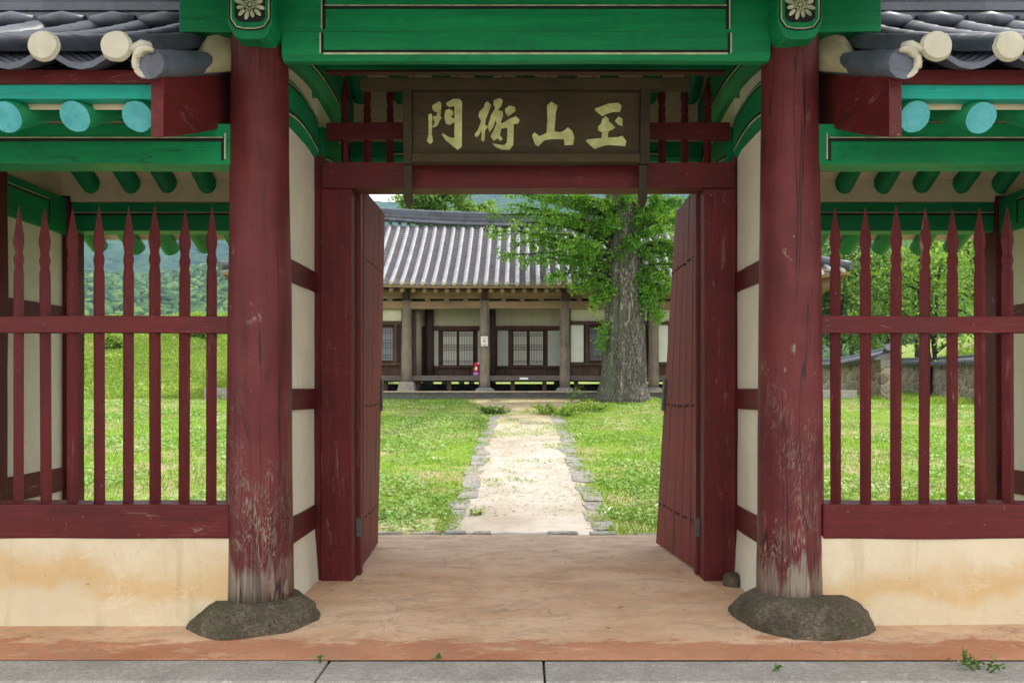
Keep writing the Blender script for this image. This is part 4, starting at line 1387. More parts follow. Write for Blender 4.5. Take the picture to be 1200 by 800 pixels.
chars = {
 'gate': [(490, 110, [(118,245),(150,232),(160,260),(152,440),(165,520),(135,552),(98,520),(118,440)]),
          (490, 110, [(160,150),(235,105),(258,125),(245,270),(265,275),(240,300),(215,355),(170,378),(158,370),(185,330),(165,270),(180,258),(205,262),(210,215),(180,210),(160,180)]),
          (490, 110, [(305,125),(390,80),(450,82),(480,110),(475,575),(430,615),(300,510),(258,450),(275,443),(330,478),(395,492),(398,320),(350,350),(305,340),(288,270),(300,200),(345,185),(385,210),(385,240),(355,265),(385,285),(397,280),(397,150),(345,165),(320,150)])],
 'office': [(490, 110, [(755,105),(792,145),(760,230),(735,290),(725,345),(760,370),(725,410),(722,500),(710,525),(685,510),(690,400),(660,460),(630,480),(612,455),(650,400),(685,310),(655,260),(665,215),(715,165),(730,120)]),
          (490, 110, [(820,95),(885,70),(918,95),(905,150),(860,200),(915,210),(920,260),(900,310),(905,340),(985,290),(1060,262),(1100,300),(1080,340),(1035,340),(1030,560),(985,615),(900,610),(835,580),(805,545),(880,560),(930,565),(960,540),(968,380),(900,390),(885,460),(915,500),(890,520),(855,490),(820,520),(785,470),(825,400),(850,330),(840,300),(815,370),(775,430),(755,370),(790,250),(835,175),(815,135)]),
          (490, 110, [(940,185),(990,150),(1045,162),(1055,205),(1005,240),(975,262),(945,225)])],
 'mountain': [(610, 110, [(285,150),(330,108),(400,150),(380,220),(365,420),(430,428),(465,415),(510,378),(560,420),(580,490),(565,560),(475,565),(470,500),(340,500),(260,510),(190,575),(155,555),(125,460),(150,430),(205,470),(280,435),(290,300)])],
 'jade': [(610, 110, [(795,185),(940,130),(1050,118),(1085,150),(1070,215),(990,215),(930,235),(880,258),(830,225)]),
          (610, 110, [(1015,310),(1055,262),(1100,290),(1095,365),(1050,345)]),
          (610, 110, [(880,290),(915,260),(950,290),(950,315),(1020,375),(1000,395),(945,420),(942,485),(1050,480),(1095,468),(1140,520),(1130,575),(1060,570),(950,560),(860,580),(800,605),(755,570),(705,520),(720,505),(870,490),(880,430),(835,410),(835,370),(865,340)])]}
for nm, polys in chars.items():
    q = MB()
    for i, (ox, oy, pl) in enumerate(polys):
        q.poly(pl, lambda u, v: SP(ox + u / 9.23, oy + v / 9.23, -.007 - .0007 * i), (0, .012, 0))
    q.build('character', M['letter'], sb)


# ------------------------------------------------------------------ HALL
YH = 27.7
hall = empty('timber_hall', (0.2, 30.6, 1.44))
tag(hall, 'long weathered timber hall with grey tiled roof and papered lattice doors beyond the lawn', 'hall')
ZPL = PZ(458, 27.2)
q = MB(); q.box(-9.2, 9.6, 27.2, 34.3, .9, ZPL - .06)
q.box(-9.25, 9.65, 27.15, 34.35, ZPL - .06, ZPL, 1)
q.build('stone_platform', [M['platform'], M['platform_top']], hall, bevel=.02)
ppx = YH / F
colx = [-8.3, -6.55, PX(477, YH), PX(568, YH), PX(662, YH), PX(766, YH), 6.9, 8.6]
ZF0, ZF1 = PZ(446, YH), PZ(440, YH)
for yy in (YH, 33.4):
    for i, x in enumerate(colx):
        hi_base = (i == 2)
        zb = ZPL + (.31 if hi_base else .11)
        q = MB()
        if hi_base:
            q.loft([[(x + sx * s, yy + sy * s, z) for sx, sy in ((-1, -1), (1, -1), (1, 1), (-1, 1))] for z, s in ((ZPL - .01, .29), (zb, .235))])
        else:
            q = rock_mesh(0, 0, .34, .32, .12, .22, i); q.v = [(a + x, b + yy, c + ZPL) for a, b, c in q.v]
        q.build('column_stone', M['edge_stone'], hall, bevel=.015 if hi_base else 0)
        q = MB(); rings = []
        for k in range(11):
            z = zb - .01 + (4.5 - zb) * k / 10
            lean = .06 * (1 - k / 10) if i == 2 else 0
            ring = [(x + lean * -.3 + (.178 - .015 * k / 10) * (1 + .07 * mnoise.noise(Vector((math.cos(t) * 1.4 + i * 5, math.sin(t) * 1.4, z * .9)))) * math.cos(t),
                     yy + .178 * math.sin(t), z) for t in [2 * math.pi * j / 18 for j in range(18)]]
            rings.append(ring)
        q.loft(rings, smooth=True); q.build('column', M['hall_col'], hall)
# beams
for yy in (YH, 33.4):
    q = MB(); q.beam(-9.0, 9.3, yy - .11, yy + .11, PZ(362, YH), PZ(353, YH), 20, .015, 'x', 101); q.build('beam', M['hall_x'], hall, bevel=.01)
    q = MB(); q.beam(-9.3, 9.6, yy - .08, yy + .08, PZ(351, YH) + .02, PZ(347, YH) + .05, 20, .012, 'x', 102); q.build('beam', M['hall_x'], hall, bevel=.01)
    q = MB(); q.tube([(-9.4, yy, 4.74), (0, yy, 4.70), (9.7, yy, 4.74)], .14, 12); q.build('purlin', M['hall_x'], hall)
for x in colx:                       # bracket arms through the column heads
    q = MB(); q.loft([[(x - .10, y, 4.42 + a), (x + .10, y, 4.42 + a), (x + .10, y, 4.72), (x - .10, y, 4.72)] for y, a in ((27.15, .16), (27.4, .03), (28.2, 0))])
    q.build('bracket_arm', M['hall_dark'], hall, bevel=.01)
for k in range(30):                  # small bearing blocks between the two beams
    x = -8.9 + k * .63
    if min(abs(x - c) for c in colx) < .25: continue
    q = MB(); q.box(x - .08, x + .08, YH - .10, YH + .06, PZ(353, YH) + .004, PZ(351, YH) + .018); q.build('bearing_block', M['hall_x'], hall)
# floor deck
q = MB(); q.beam(-8.2, 8.5, YH + .03, 33.2, ZF0, ZF1, 30, .012, 'x', 105); q.build('floor_deck', M['hall_floor'], hall, bevel=.01)
for k in range(16):
    x = -7.9 + k * 1.07
    q = MB(); q.box(x - .07, x + .07, YH + .25, YH + .4, ZPL - .005, ZF0 + .002); q.build('deck_post', M['hall_dark'], hall)

def lattice(parent, x0, x1, z0, z1, y, nx, bands, papermat='paper'):
    """a papered lattice leaf: frame, paper behind, bars in one mesh"""
    q = MB(); t = .035
    q.box(x0 - t, x0, y - .03, y + .03, z0 - t, z1 + t); q.box(x1, x1 + t, y - .03, y + .03, z0 - t, z1 + t)
    q.box(x0, x1, y - .028, y + .03, z1, z1 + t); q.box(x0, x1, y - .028, y + .03, z0 - t, z0)
    fr = q.build('lattice_leaf', M['hall_dark'], parent)
    q = MB(); q.box(x0, x1, y + .008, y + .016, z0, z1); q.build('paper', M[papermat], fr)
    q = MB(); b = .0075
    for i in range(1, nx):
        x = x0 + (x1 - x0) * i / nx; q.box(x - b, x + b, y - .012, y + .006, z0, z1)
    for zc, k in bands:
        for j in range(k):
            z = z0 + (z1 - z0) * zc + (j - (k - 1) / 2) * (x1 - x0) / nx * 1.05
            q.box(x0, x1, y - .0135, y + .0055, z - b, z + b)
    q.build('lattice', M['hall_dark'], fr)
    return fr

def panel(x0, x1, z0, z1, y, mat, name='wall', d=.06):
    q = MB(); q.box(x0, x1, y, y + d, z0, z1); return q.build(name, M[mat], hall)
def post(x0, x1, z0, z1, y, mat='hall_dark', d=.14, name='frame_post'):
    q = MB(); q.beam(x0, x1, y - d / 2, y + d / 2, z0, z1, 8, .008, 'z' if (z1 - z0) > (x1 - x0) else 'x', int(x0 * 10)); return q.build(name, M[mat], hall, bevel=.006)

DECK = ZF1
def flush_bay(xa, xb, wins, papers):
    y = YH + .05
    panel(xa, xb, PZ(376, YH), PZ(362, YH) + .02, y + .03, 'hall_plaster')
    post(xa, xb, PZ(380.5, YH), PZ(376, YH), y, 'hall_dark', .16)
    post(xa, xb, PZ(428, YH), PZ(424.5, YH), y, 'hall_dark', .16)
    panel(xa, xb, DECK, PZ(428, YH), y + .02, 'hall_dark', 'wainscot')
    n = max(2, int((xb - xa) / .45))
    for k in range(n + 1):
        x = xa + (xb - xa) * k / n; post(x - .03, x + .03, DECK + .01, PZ(428, YH) - .003, y - .01, 'hall_dark', .06, 'wainscot_batten')
    panel(xa, xb, PZ(424.5, YH), PZ(380.5, YH), y + .06, 'hall_dark', 'wall')
    for a, b in papers: panel(a, b, PZ(424, YH), PZ(380.5, YH), y + .0, 'paper', 'plaster_panel')
    for a, b in wins:
        post(a - .16, a - .04, PZ(424.5, YH), PZ(380.5, YH), y, 'hall_dark', .12); post(b + .04, b + .16, PZ(424.5, YH), PZ(380.5, YH), y, 'hall_dark', .12)
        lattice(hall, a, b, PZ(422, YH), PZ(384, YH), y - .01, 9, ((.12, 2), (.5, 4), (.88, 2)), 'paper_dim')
flush_bay(-6.4, colx[2] - .2, [(PX(446.5, YH) - .35, PX(460, YH))], [(-6.2, -5.6)])
flush_bay(-8.2, -6.7, [(-7.8, -7.1)], [])
flush_bay(colx[4] + .2, colx[5] - .2, [(PX(691.5, YH), PX(691.5, YH) + .6), (3.05, 3.6)], [(PX(669, YH), PX(684, YH)), (3.75, 4.0)])
flush_bay(colx[5] + .2, 6.7, [(5.55, 6.2)], [(PX(771, YH), PX(783, YH))])
flush_bay(7.1, 8.4, [(7.5, 8.1)], [])
# the two recessed bays
YW = 28.9
for xa, xb, drs, papers in ((-3.62, -1.42, [(PX(519.5, YW), PX(535, YW)), (PX(538.5, YW), PX(554, YW))], [(PX(501, YW), PX(513.5, YW)), (PX(560, YW), PX(567, YW))]),
                            (-1.22, 1.36, [(PX(602, YW), PX(617, YW)), (PX(621, YW), PX(636, YW))], [(PX(583, YW), PX(595.5, YW)), (PX(642, YW), PX(656, YW))])):
    panel(xa, xb, PZ(382, YW), 4.45, YW + .04, 'hall_plaster')
    post(xa, xb, PZ(387, YW), PZ(382, YW), YW, 'hall_dark', .16)
    post(xa, xb, PZ(431, YW), PZ(428.6, YW), YW, 'hall_dark', .16)
    panel(xa, xb, DECK, PZ(431, YW), YW + .02, 'hall_dark', 'wainscot')
    for k in range(5):
        x = xa + (xb - xa) * k / 4; post(x - .04, x + .04, DECK + .01, PZ(431, YW) - .003, YW - .01, 'hall_dark', .07, 'wainscot_batten')
    panel(xa, xb, PZ(428.6, YW), PZ(387, YW), YW + .06, 'hall_dark')
    for a, b in papers: panel(a, b, PZ(428.4, YW), PZ(387.2, YW), YW + .01, 'paper_porch_shade', 'plaster_panel', .04)
    for a, b in drs: lattice(hall, a, b, PZ(427.5, YW), PZ(388.5, YW), YW - .01, 8, ((.1, 2), (.52, 4), (.9, 2)))
for x in (-3.72, -1.32, 1.46):       # return walls and rear porch posts
    q = MB(); q.box(x - .06, x + .06, YH + .2, YW + .1, DECK, 4.45); q.build('return_wall', M['hall_dark'], hall)
for x in (PX(489, YH + .35), PX(576, YW), -3.3):
    q = MB(); q.tube([(x, YH + .4 if x < -3.4 else YW - .12, DECK), (x, YH + .4 if x < -3.4 else YW - .12, 4.45)], .15, 12); q.build('column', M['hall_dark'] if x > -3.4 else M['hall_col'], hall)
q = MB(); q.box(-8.2, 8.5, 33.0, 33.2, ZPL, 1.70); q.build('underfloor_shade_strip', M['platform'], hall)  # low dark strip added at the back, standing in for shade under the deck
# rear wall (open under the floor) and dark ceiling
q = MB(); q.box(-8.2, 8.5, 33.3, 33.4, DECK, 4.6); q.build('wall', M['hall_plaster'], hall)
for x in (-8.3, 8.55):
    q = MB(); q.box(x - .05, x + .05, YH, 33.4, DECK, 4.5); q.build('wall', M['hall_plaster'], hall)
q = MB(); q.box(-8.2, 8.5, YH - .05, 33.3, 4.56, 4.60); q.build('ceiling', M['hall_dark'], hall)
# roof
XC, HX, YE0, YE1 = 0.35, 10.1, 26.55, 34.65
YRG = 30.6
def hl(x, s):
    u = abs(x - XC) / HX
    return (0.85 * max(0, u - .25) ** 2.2) * (1 - s) + 0.24 * u * u * s
hfront = lambda s: (YE0 + (YRG - YE0) * s, 4.86 + 2.15 * s + .5 * s * s)
hrear = lambda s: (YE1 - (YE1 - YRG) * s, 4.86 + 2.15 * s + .5 * s * s)
hip = lambda x: 1.0 if abs(x - XC) < 6.3 else max(0.0, (HX - abs(x - XC)) / (HX - 6.3))
rf = MB()
xs = [XC - HX + .1 + .336 * k for k in range(60)]
for pr in (hfront, hrear):
    tile_field(rf, xs, pr, 4.9, .076, .32, vmax=hip, lift=hl, dip=.075, ptl=.15, step=.05, nrib=6)
for sg in (-1, 1):                   # hipped ends
    ys = [YE0 + .1 + .336 * k for k in range(24)]
    pe = lambda s: (XC + sg * (HX - 3.8 * s), 4.86 + 2.15 * s + .5 * s * s)
    hv = lambda y: max(0.0, min(1.0, (min(y - YE0, YE1 - y)) / 4.05))
    tile_field(rf, ys, pe, 4.4, .088, .32, vmax=hv, lift=lambda y, s: hl(XC + HX, s) * max(0, abs(y - YRG) / 4.05) ** 2 + hl(XC + 6.3, 1) * s, dip=.06, ptl=.14, step=.03, swap=True, nrib=6)
hr = rf.build('roof', [M['tile_hall'], M['tile_pan'], M['tile_cap']], hall)
q = MB(); ridge_stack(q, XC - 6.5, XC + 6.5, YRG, 7.50, .34, 5, 0, lift=lambda x: .26 * ((x - XC) / 6.5) ** 2, n=26, cap_r=.105, ch=.07)
q.build('ridge', M['tile'], hr)
q = MB(); q.tube([(XC - 6.6, YRG - .17, 7.50 + .34), *[(XC - 6.6 + 13.2 * k / 20, YRG - .2, 7.47 + .34 * ((k - 10) / 10) ** 2) for k in range(1, 20)], (XC + 6.6, YRG - .17, 7.50 + .34)], .07, 8); q.build('ridge_foot', M['tile'], hr)
for sx in (-1, 1):
    for pr, ye in ((hfront, YE0), (hrear, YE1)):
        q = MB(); pts_ = []
        for k in range(13):
            s = 1 - k / 12
            x = XC + sx * (HX - (HX - 6.3) * s); y, z = pr(s); pts_.append((x, y, z + hl(x, s) + .12))
        q.tube(pts_, .15, 10); q.build('hip_ridge', M['tile'], hr)
# eaves: soffit boards, fascia and rafters
q = MB()
for pr, dy in ((hfront, 1), (hrear, -1)):
    rg = []
    for k in range(41):
        x = XC - HX + .15 + (2 * HX - .3) * k / 40; y0, z0 = pr(0); z0 += hl(x, 0)
        rg.append([(x, y0 + dy * .02, z0 - .045), (x, y0 + dy * 1.3, z0 + .30 - hl(x, 0) * .5), (x, y0 + dy * 1.3, z0 + .26 - hl(x, 0) * .5), (x, y0 + dy * .06, z0 - .13)])
    q.loft(rg)
for sx in (-1, 1):
    rg = []
    for k in range(17):
        y = YE0 + .1 + (YE1 - YE0 - .2) * k / 16; x0 = XC + sx * HX; z0 = 4.86 + hl(XC + HX, 0) * max(0, abs(y - YRG) / 4.05) ** 2
        rg.append([(x0 - sx * .02, y, z0 - .045), (x0 - sx * 1.6, y, z0 + .36 - .2 * abs(y - YRG) / 4), (x0 - sx * 1.6, y, z0 + .32 - .2 * abs(y - YRG) / 4), (x0 - sx * .06, y, z0 - .13)])
    q.loft(rg)
q.build('eaves', M['hall_x'], hall)
for k in range(49):
    x = XC - 8.6 + k * .358
    z0 = 4.86 + hl(x, 0)
    q = MB(); q.tube([(x, YE0 + .22, z0 - .20), (x, YH + .1, z0 + .20 - hl(x, 0) * .5)], .07, 8, wob=.1); q.build('rafter', M['hall_x'], hall)
for sx in (-1, 1):
    q = MB(); x1 = XC + sx * (HX - .35)
    q.loft([[(x1 - sx * t * 1.9 - .1, YE0 + .35 + t * 1.6, z - .13), (x1 - sx * t * 1.9 + .1, YE0 + .35 + t * 1.6, z - .13), (x1 - sx * t * 1.9 + .1, YE0 + .35 + t * 1.6, z + .13), (x1 - sx * t * 1.9 - .1, YE0 + .35 + t * 1.6, z + .13)] for t, z in ((0, 4.86 + hl(XC + HX * .95, 0) - .27), (.5, 4.78), (1, 4.72))])
    q.build('corner_rafter', M['hall_x'], hall, bevel=.01)

# notices and small things at the hall
nb_ = MB(); nb_.box(PX(563.5, 27.45), PX(571.5, 27.45), 27.455, 27.462, PZ(405.5, 27.45), PZ(394, 27.45))
no = nb_.build('paper_notice', M['notice'], None, origin=(PX(567.5, 27.46), 27.46, PZ(400, 27.45)))
tag(no, 'white paper notice with a red ring sign fixed to the middle hall column', 'notice')
q = MB(); c = Vector((PX(567.5, 27.45), 27.449, PZ(399.6, 27.45))); rings = []
for k in range(21):
    t = 2 * math.pi * k / 20
    rings.append([tuple(c + Vector((rr * math.cos(t), yy, rr * math.sin(t)))) for rr, yy in ((.055, 0), (.055, .006), (.038, .006), (.038, 0))])
q.loft(rings, caps=False)
q.loft([[tuple(c + Vector((u * .04 + a, 0.001, -u * .04 + b))) for a, b in ((-.006, -.006), (.006, .006))] + [tuple(c + Vector((u * .04 + a, .006, -u * .04 + b))) for a, b in ((.006, .006), (-.006, -.006))] for u in (-1, 1)])
q.box(c.x - .09, c.x + .09, c.y + .001, c.y + .006, c.z + .085, c.z + .105)
q.build('ring_sign', M['notice_red'], no)
for zz in (-.10, -.125, -.145):
    q = MB(); q.box(c.x - .08, c.x + .08, c.y + .002, c.y + .006, c.z + zz - .007, c.z + zz); q.build('print_line', M['hall_dark'], no)
q = MB(); q.box(PX(609, 27.7), PX(619, 27.7), 27.70, 27.718, PZ(444.5, 27.7), PZ(442.2, 27.7))
tag(q.build('nameplate', M['notice'], None, origin=(PX(614, 27.7), 27.71, PZ(444.5, 27.7))), 'small white plate fixed on the edge of the hall floor deck', 'plate')
dp = empty('cloth_bundle', (PX(558.5, 27.9), 27.95, ZF1))
tag(dp, 'small red bundle with a white front and lilac foot left beside the middle hall column', 'bundle')
X0 = PX(558.5, 27.9)
def lathe(prof, x, y, z, n=16):
    q = MB(); q.loft([[(x + r * math.cos(2 * math.pi * j / n), y + r * math.sin(2 * math.pi * j / n), z + h) for j in range(n)] for r, h in prof], smooth=True); return q
lathe([(.09, 0), (.125, .02), (.125, .09), (.09, .12)], X0, 27.95, ZF1).build('foot', M['lilac'], dp)
lathe([(.06, .11), (.115, .13), (.12, .22), (.10, .28), (.06, .30), (.085, .34), (.085, .41), (.04, .45), (.005, .46)], X0, 27.95, ZF1).build('body', M['scarlet'], dp)
q = MB(); q.tube([(X0 - .01, 27.845, ZF1 + .17), (X0, 27.84, ZF1 + .24), (X0, 27.86, ZF1 + .30)], [.04, .06, .03], 10); q.build('front_patch', M['white_cloth'], dp)
q = MB(); q.tube([(X0 + .04, 27.87, ZF1 + .40), (X0 + .10, 27.9, ZF1 + .42), (X0 + .12, 27.93, ZF1 + .38)], [.03, .04, .02], 8); q.build('ribbon', M['white_cloth'], dp)


# ------------------------------------------------------------------ foliage tools
def leaves(P, size, mat, name, parent=None, seed=1, flatness=0.5, var=None, shape='fan'):
    r = np.random.default_rng(seed)
    n = len(P)
    nrm = r.normal(0, 1, (n, 3)); nrm[:, 2] = np.abs(nrm[:, 2]) + flatness
    nrm /= np.linalg.norm(nrm, axis=1)[:, None]
    a = np.cross(nrm, r.normal(0, 1, (n, 3))); a /= np.linalg.norm(a, axis=1)[:, None]
    b = np.cross(nrm, a)
    s = (size * r.uniform(.65, 1.3, n))[:, None]
    if shape == 'fan':
        K = [(-.06, 0), (.5, .42), (.42, .62), (0, .78), (-.42, .62), (-.5, .42)]
    else:
        K = [(0, -.6), (.30, -.1), (.24, .3), (0, .62), (-.24, .3), (-.30, -.1)]
    vs = [P + a * s * u + b * s * v + nrm * s * (0.12 * abs(u)) for u, v in K]
    V = np.stack(vs, 1).reshape(-1, 3)
    k = len(K)
    Fc = np.arange(n * k).reshape(n, k)
    vr = r.uniform(0, 1, n) if var is None else np.clip(var + r.uniform(-.25, .25, n), 0, 1)
    return fast_mesh(name, V, Fc, k, mat, np.repeat(vr, k), parent)

# ------------------------------------------------------------------ ginkgo
TX, TY = 3.02, 25.2
gz0 = float(H(TX, TY))
gk = empty('ginkgo_tree', (TX, TY, gz0))
tag(gk, 'old ginkgo tree with a thick furrowed grey trunk beside the path before the hall', 'tree')
q = MB(); rings = []
nth = 120
for k in range(90):
    t = k / 89; z = gz0 - .12 + 12.0 * t
    zz = z - gz0
    r = .665 + .10 * math.exp(-max(zz, 0) / .3) + .06 * math.exp(-max(zz, 0) / 1.2) - .024 * zz - .0012 * zz * zz
    r = max(r, .10)
    cxx = TX - .012 * zz + .06 * math.sin(zz * .5); cyy = TY
    ring = []
    for j in range(nth):
        th = 2 * math.pi * j / nth
        fl = .09 * mnoise.noise(Vector((math.cos(th) * 1.5, math.sin(th) * 1.5, zz * .18))) + .055 * mnoise.noise(Vector((math.cos(th) * 5, math.sin(th) * 5, zz * .35))) * (1 + math.exp(-zz)) + .04 * mnoise.noise(Vector((math.cos(th) * 13, math.sin(th) * 13, zz * 1.1))) + .02 * mnoise.noise(Vector((math.cos(th) * 26, math.sin(th) * 26, zz * 2.6)))
        groove = -.17 * math.exp(-((th - math.radians(242)) / .07) ** 2) * math.exp(-max(zz, 0) / 2.6)
        rr = r * (1 + fl + groove)
        ring.append((cxx + rr * math.cos(th), cyy + rr * math.sin(th), z))
    rings.append(ring)
q.loft(rings, smooth=True)
trunk = q.build('trunk', M['bark'], gk)
LP, LV = [], []
limbs = MB()
rg_ = random.Random(5)
def spray(p0, p1, droop, r0, n_leaf, spread, tone):
    """one limb from the trunk out to p1 with leafy side shoots"""
    p0, p1 = Vector(p0), Vector(p1)
    pts = []
    for k in range(9):
        t = k / 8
        p = p0.lerp(p1, t) + Vector((0, 0, droop * math.sin(math.pi * t) )) + Vector((rg_.uniform(-.06, .06), rg_.uniform(-.06, .06), rg_.uniform(-.05, .05))) * (t > 0)
        pts.append(p)
    limbs.tube(pts, [r0 * (1 - .85 * k / 8) for k in range(9)], 7)
    L = (p1 - p0).length
    nsh = int(5 + L * 4.5)
    for i in range(nsh):
        t = .22 + .78 * (i + rg_.random()) / nsh
        k = min(int(t * 8), 7); b = pts[k].lerp(pts[k + 1], t * 8 - k)
        d = Vector((rg_.gauss(0, 1), rg_.gauss(0, 1), rg_.gauss(-.05, .55))).normalized() * rg_.uniform(.25, 1.0) * spread * (1.15 - .5 * t)
        e = b + d - Vector((0, 0, .08))
        limbs.tube([b, b.lerp(e, .5) + Vector((0, 0, .04)), e], [.016, .011, .005], 5)
        m = int(n_leaf / nsh)
        tt = rng.uniform(0.05, 1.08, m)
        P = np.array(b)[None] + (np.array(e - b)[None]) * tt[:, None] + rng.normal(0, .078, (m, 3))
        LP.append(P); LV.append(np.full(m, np.clip(tone + rg_.uniform(-.25, .25), 0, 1)))
def TP(px, py, Y): return (PX(px, Y), Y, PZ(py, Y))
low = [(566, 268, 24.2, 5.2), (584, 300, 24.6, 5.0), (612, 303, 23.6, 4.7), (640, 326, 24.0, 4.5), (668, 336, 24.4, 4.4), (694, 352, 24.4, 4.3),
       (600, 240, 24.8, 5.8), (640, 250, 23.2, 5.9), (620, 275, 25.4, 5.4), (660, 285, 23.0, 5.2), (590, 225, 23.6, 6.4), (650, 225, 25.6, 6.6), 
       (742, 290, 24.0, 5.6), (760, 345, 24.7, 4.4), (785, 330, 24.3, 4.8), (800, 300, 25.0, 5.2), (776, 372, 25.2, 4.1), (812, 262, 24.0, 6.0), (790, 245, 25.6, 6.3),
       (830, 320, 24.4, 5.0), (850, 290, 25.0, 5.6), (775, 232, 24.4, 6.5), (860, 250, 25.2, 6.2),
       (610, 262, 23.9, 5.6), (702, 238, 24.2, 6.3), (716, 262, 24.0, 6.0), (672, 236, 24.0, 6.5), (640, 232, 23.6, 6.4), (660, 258, 24.2, 5.8), (735, 232, 24.1, 6.8), (632, 282, 24.5, 5.2), (655, 240, 24.9, 6.2), (668, 305, 24.0, 4.7), (600, 285, 25.0, 5.2), (575, 250, 24.6, 5.9), (792, 290, 24.6, 5.2), (805, 235, 24.6, 6.4), (780, 320, 24.9, 4.7), (776, 350, 25.0, 4.4), (820, 290, 24.2, 5.5), (772, 255, 24.4, 6.0), (655, 300, 24.4, 4.9), (675, 268, 24.8, 5.6), (630, 232, 24.2, 6.3), (785, 270, 23.8, 5.6), (800, 345, 25.3, 4.5)]
for px, py, Y, za in low:
    spray((TX - .012 * za, TY - .1, za), TP(px, py, Y), .28, .06, 640, .40, .52)
hg = random.Random(3)
for k in range(24):
    z = 7.6 + 5.4 * (k / 24)
    a = k * 2.4 + hg.uniform(-.3, .3)
    L = (3.9 - .42 * (z - 6.8)) * hg.uniform(.7, 1.1)
    e = (TX + L * math.cos(a), TY + L * math.sin(a), z + hg.uniform(-.2, .9))
    if e[1] > 26.2 and e[2] < 8.6: e = (e[0], 26.2 + .2 * hg.random(), e[2] + .4)
    spray((TX - .012 * z, TY, z - .3), e, .25, .075, 620, .55, .5)
for xe, ye, ze in ((-.5, 18.6, 9.2), (1.2, 17.6, 9.6), (2.6, 18.0, 10.2), (4.2, 18.4, 9.4), (.2, 20.2, 8.7), (3.0, 20.6, 9.0), (5.6, 19.6, 10.0), (1.6, 19.2, 10.6), (-1.2, 21.0, 9.6), (6.2, 21.0, 9.5), (2.2, 21.8, 10.8), (3.8, 19.8, 11.2)):
    spray((TX - .1, TY - .2, 7.6 + .3 * (ze - 8)), (xe, ye, ze), .4, .09, 1500, .95, .5)
for k in range(8):
    a = hg.uniform(0, 6.28); spray((TX - .15, TY, 11.5), (TX + 1.3 * math.cos(a), TY + 1.3 * math.sin(a), 13.2 + hg.uniform(0, .9)), .1, .05, 700, .5, .55)
# shoots growing straight on the trunk
for px, py in ((752, 352), (708, 385), (705, 400), (762, 352), (770, 368), (700, 350), (756, 330), (730, 300)):
    P0 = TP(px, py, 24.75); m = 130
    LP.append(np.array(P0)[None] + rng.normal(0, .13, (m, 3)) * np.array([1, .6, 1.5])); LV.append(np.full(m, .45))
limbs.build('limbs', M['bark_thin'], gk, fix=False)
leaves(np.vstack(LP), .085, M['ginkgo_leaf'], 'crown', gk, 4, .25, np.concatenate(LV), 'fan')


# ------------------------------------------------------------------ other trees
def tree(name, x, y, h, cr, cz, label, group, mat, nleaf, lsize, seed, trunk_r=.14, airy=.35, stems=1):
    z0 = float(H(x, y))
    r = random.Random(seed); nr = np.random.default_rng(seed)
    t = empty(name, (x, y, z0)); tag(t, label, 'tree', group)
    q = MB(); P = []; Vv = []
    for s in range(stems):
        sx = x + (r.uniform(-.4, .4) if stems > 1 else 0)
        top = Vector((x + r.uniform(-.5, .5) * (1 + s), y + r.uniform(-.5, .5), z0 + h * .9))
        tp = [Vector((sx, y, z0 - .1)).lerp(top, k / 7) + Vector((r.uniform(-.1, .1), r.uniform(-.1, .1), 0)) * (k > 0) for k in range(8)]
        q.tube(tp, [trunk_r * (1 - .11 * k) for k in range(8)], 9, wob=.2)
        nb = int(16 / stems) + 6
        for i in range(nb):
            f = r.uniform(.28, .98); k = min(int(f * 7), 6); b = tp[k].lerp(tp[k + 1], f * 7 - k)
            a = r.uniform(0, 6.28); ln = cr * (1.15 - .75 * max(0, f - .3)) * r.uniform(.55, 1.1)
            e = b + Vector((ln * math.cos(a), ln * math.sin(a), ln * r.uniform(.05, .65)))
            mid = b.lerp(e, .5) + Vector((0, 0, .12 * ln))
            q.tube([b, mid, e], [trunk_r * .34, trunk_r * .2, trunk_r * .06], 6)
            for j in range(7):
                c = b.lerp(e, r.uniform(.3, 1.1)) + Vector((r.gauss(0, .3), r.gauss(0, .3), r.gauss(.1, .25))) * cr * airy
                m = int(nleaf / (stems * nb * 7)); sg = cr * r.uniform(.10, .20)
                P.append(np.array(c)[None] + nr.normal(0, sg, (m, 3)) * np.array([1, 1, .6])); Vv.append(np.full(m, r.uniform(.1, .9)))
    q.build('trunk', M['bark_thin'], t, fix=False)
    leaves(np.vstack(P), lsize, mat, 'crown', t, seed, .3, np.concatenate(Vv), 'oval')
    return t
# airy pale conifers behind the hall roof
for i, (px, Y, h) in enumerate(((490, 47, 13.5), (505, 49, 15), (521, 47, 14.5), (541, 50, 15), (553, 48, 13))):
    x = PX(px, Y)
    tree('tall_tree', x, Y, h, 1.5, 0, ('pale green slender tree rising behind the hall roof ridge, %s' % ['farthest left of its row', 'second from the left', 'in the middle of its row', 'second from the right', 'farthest right of its row'][i]), 'trees behind the hall roof', M['pale_leaf'], 9000, .17, 40 + i, .17, .4)
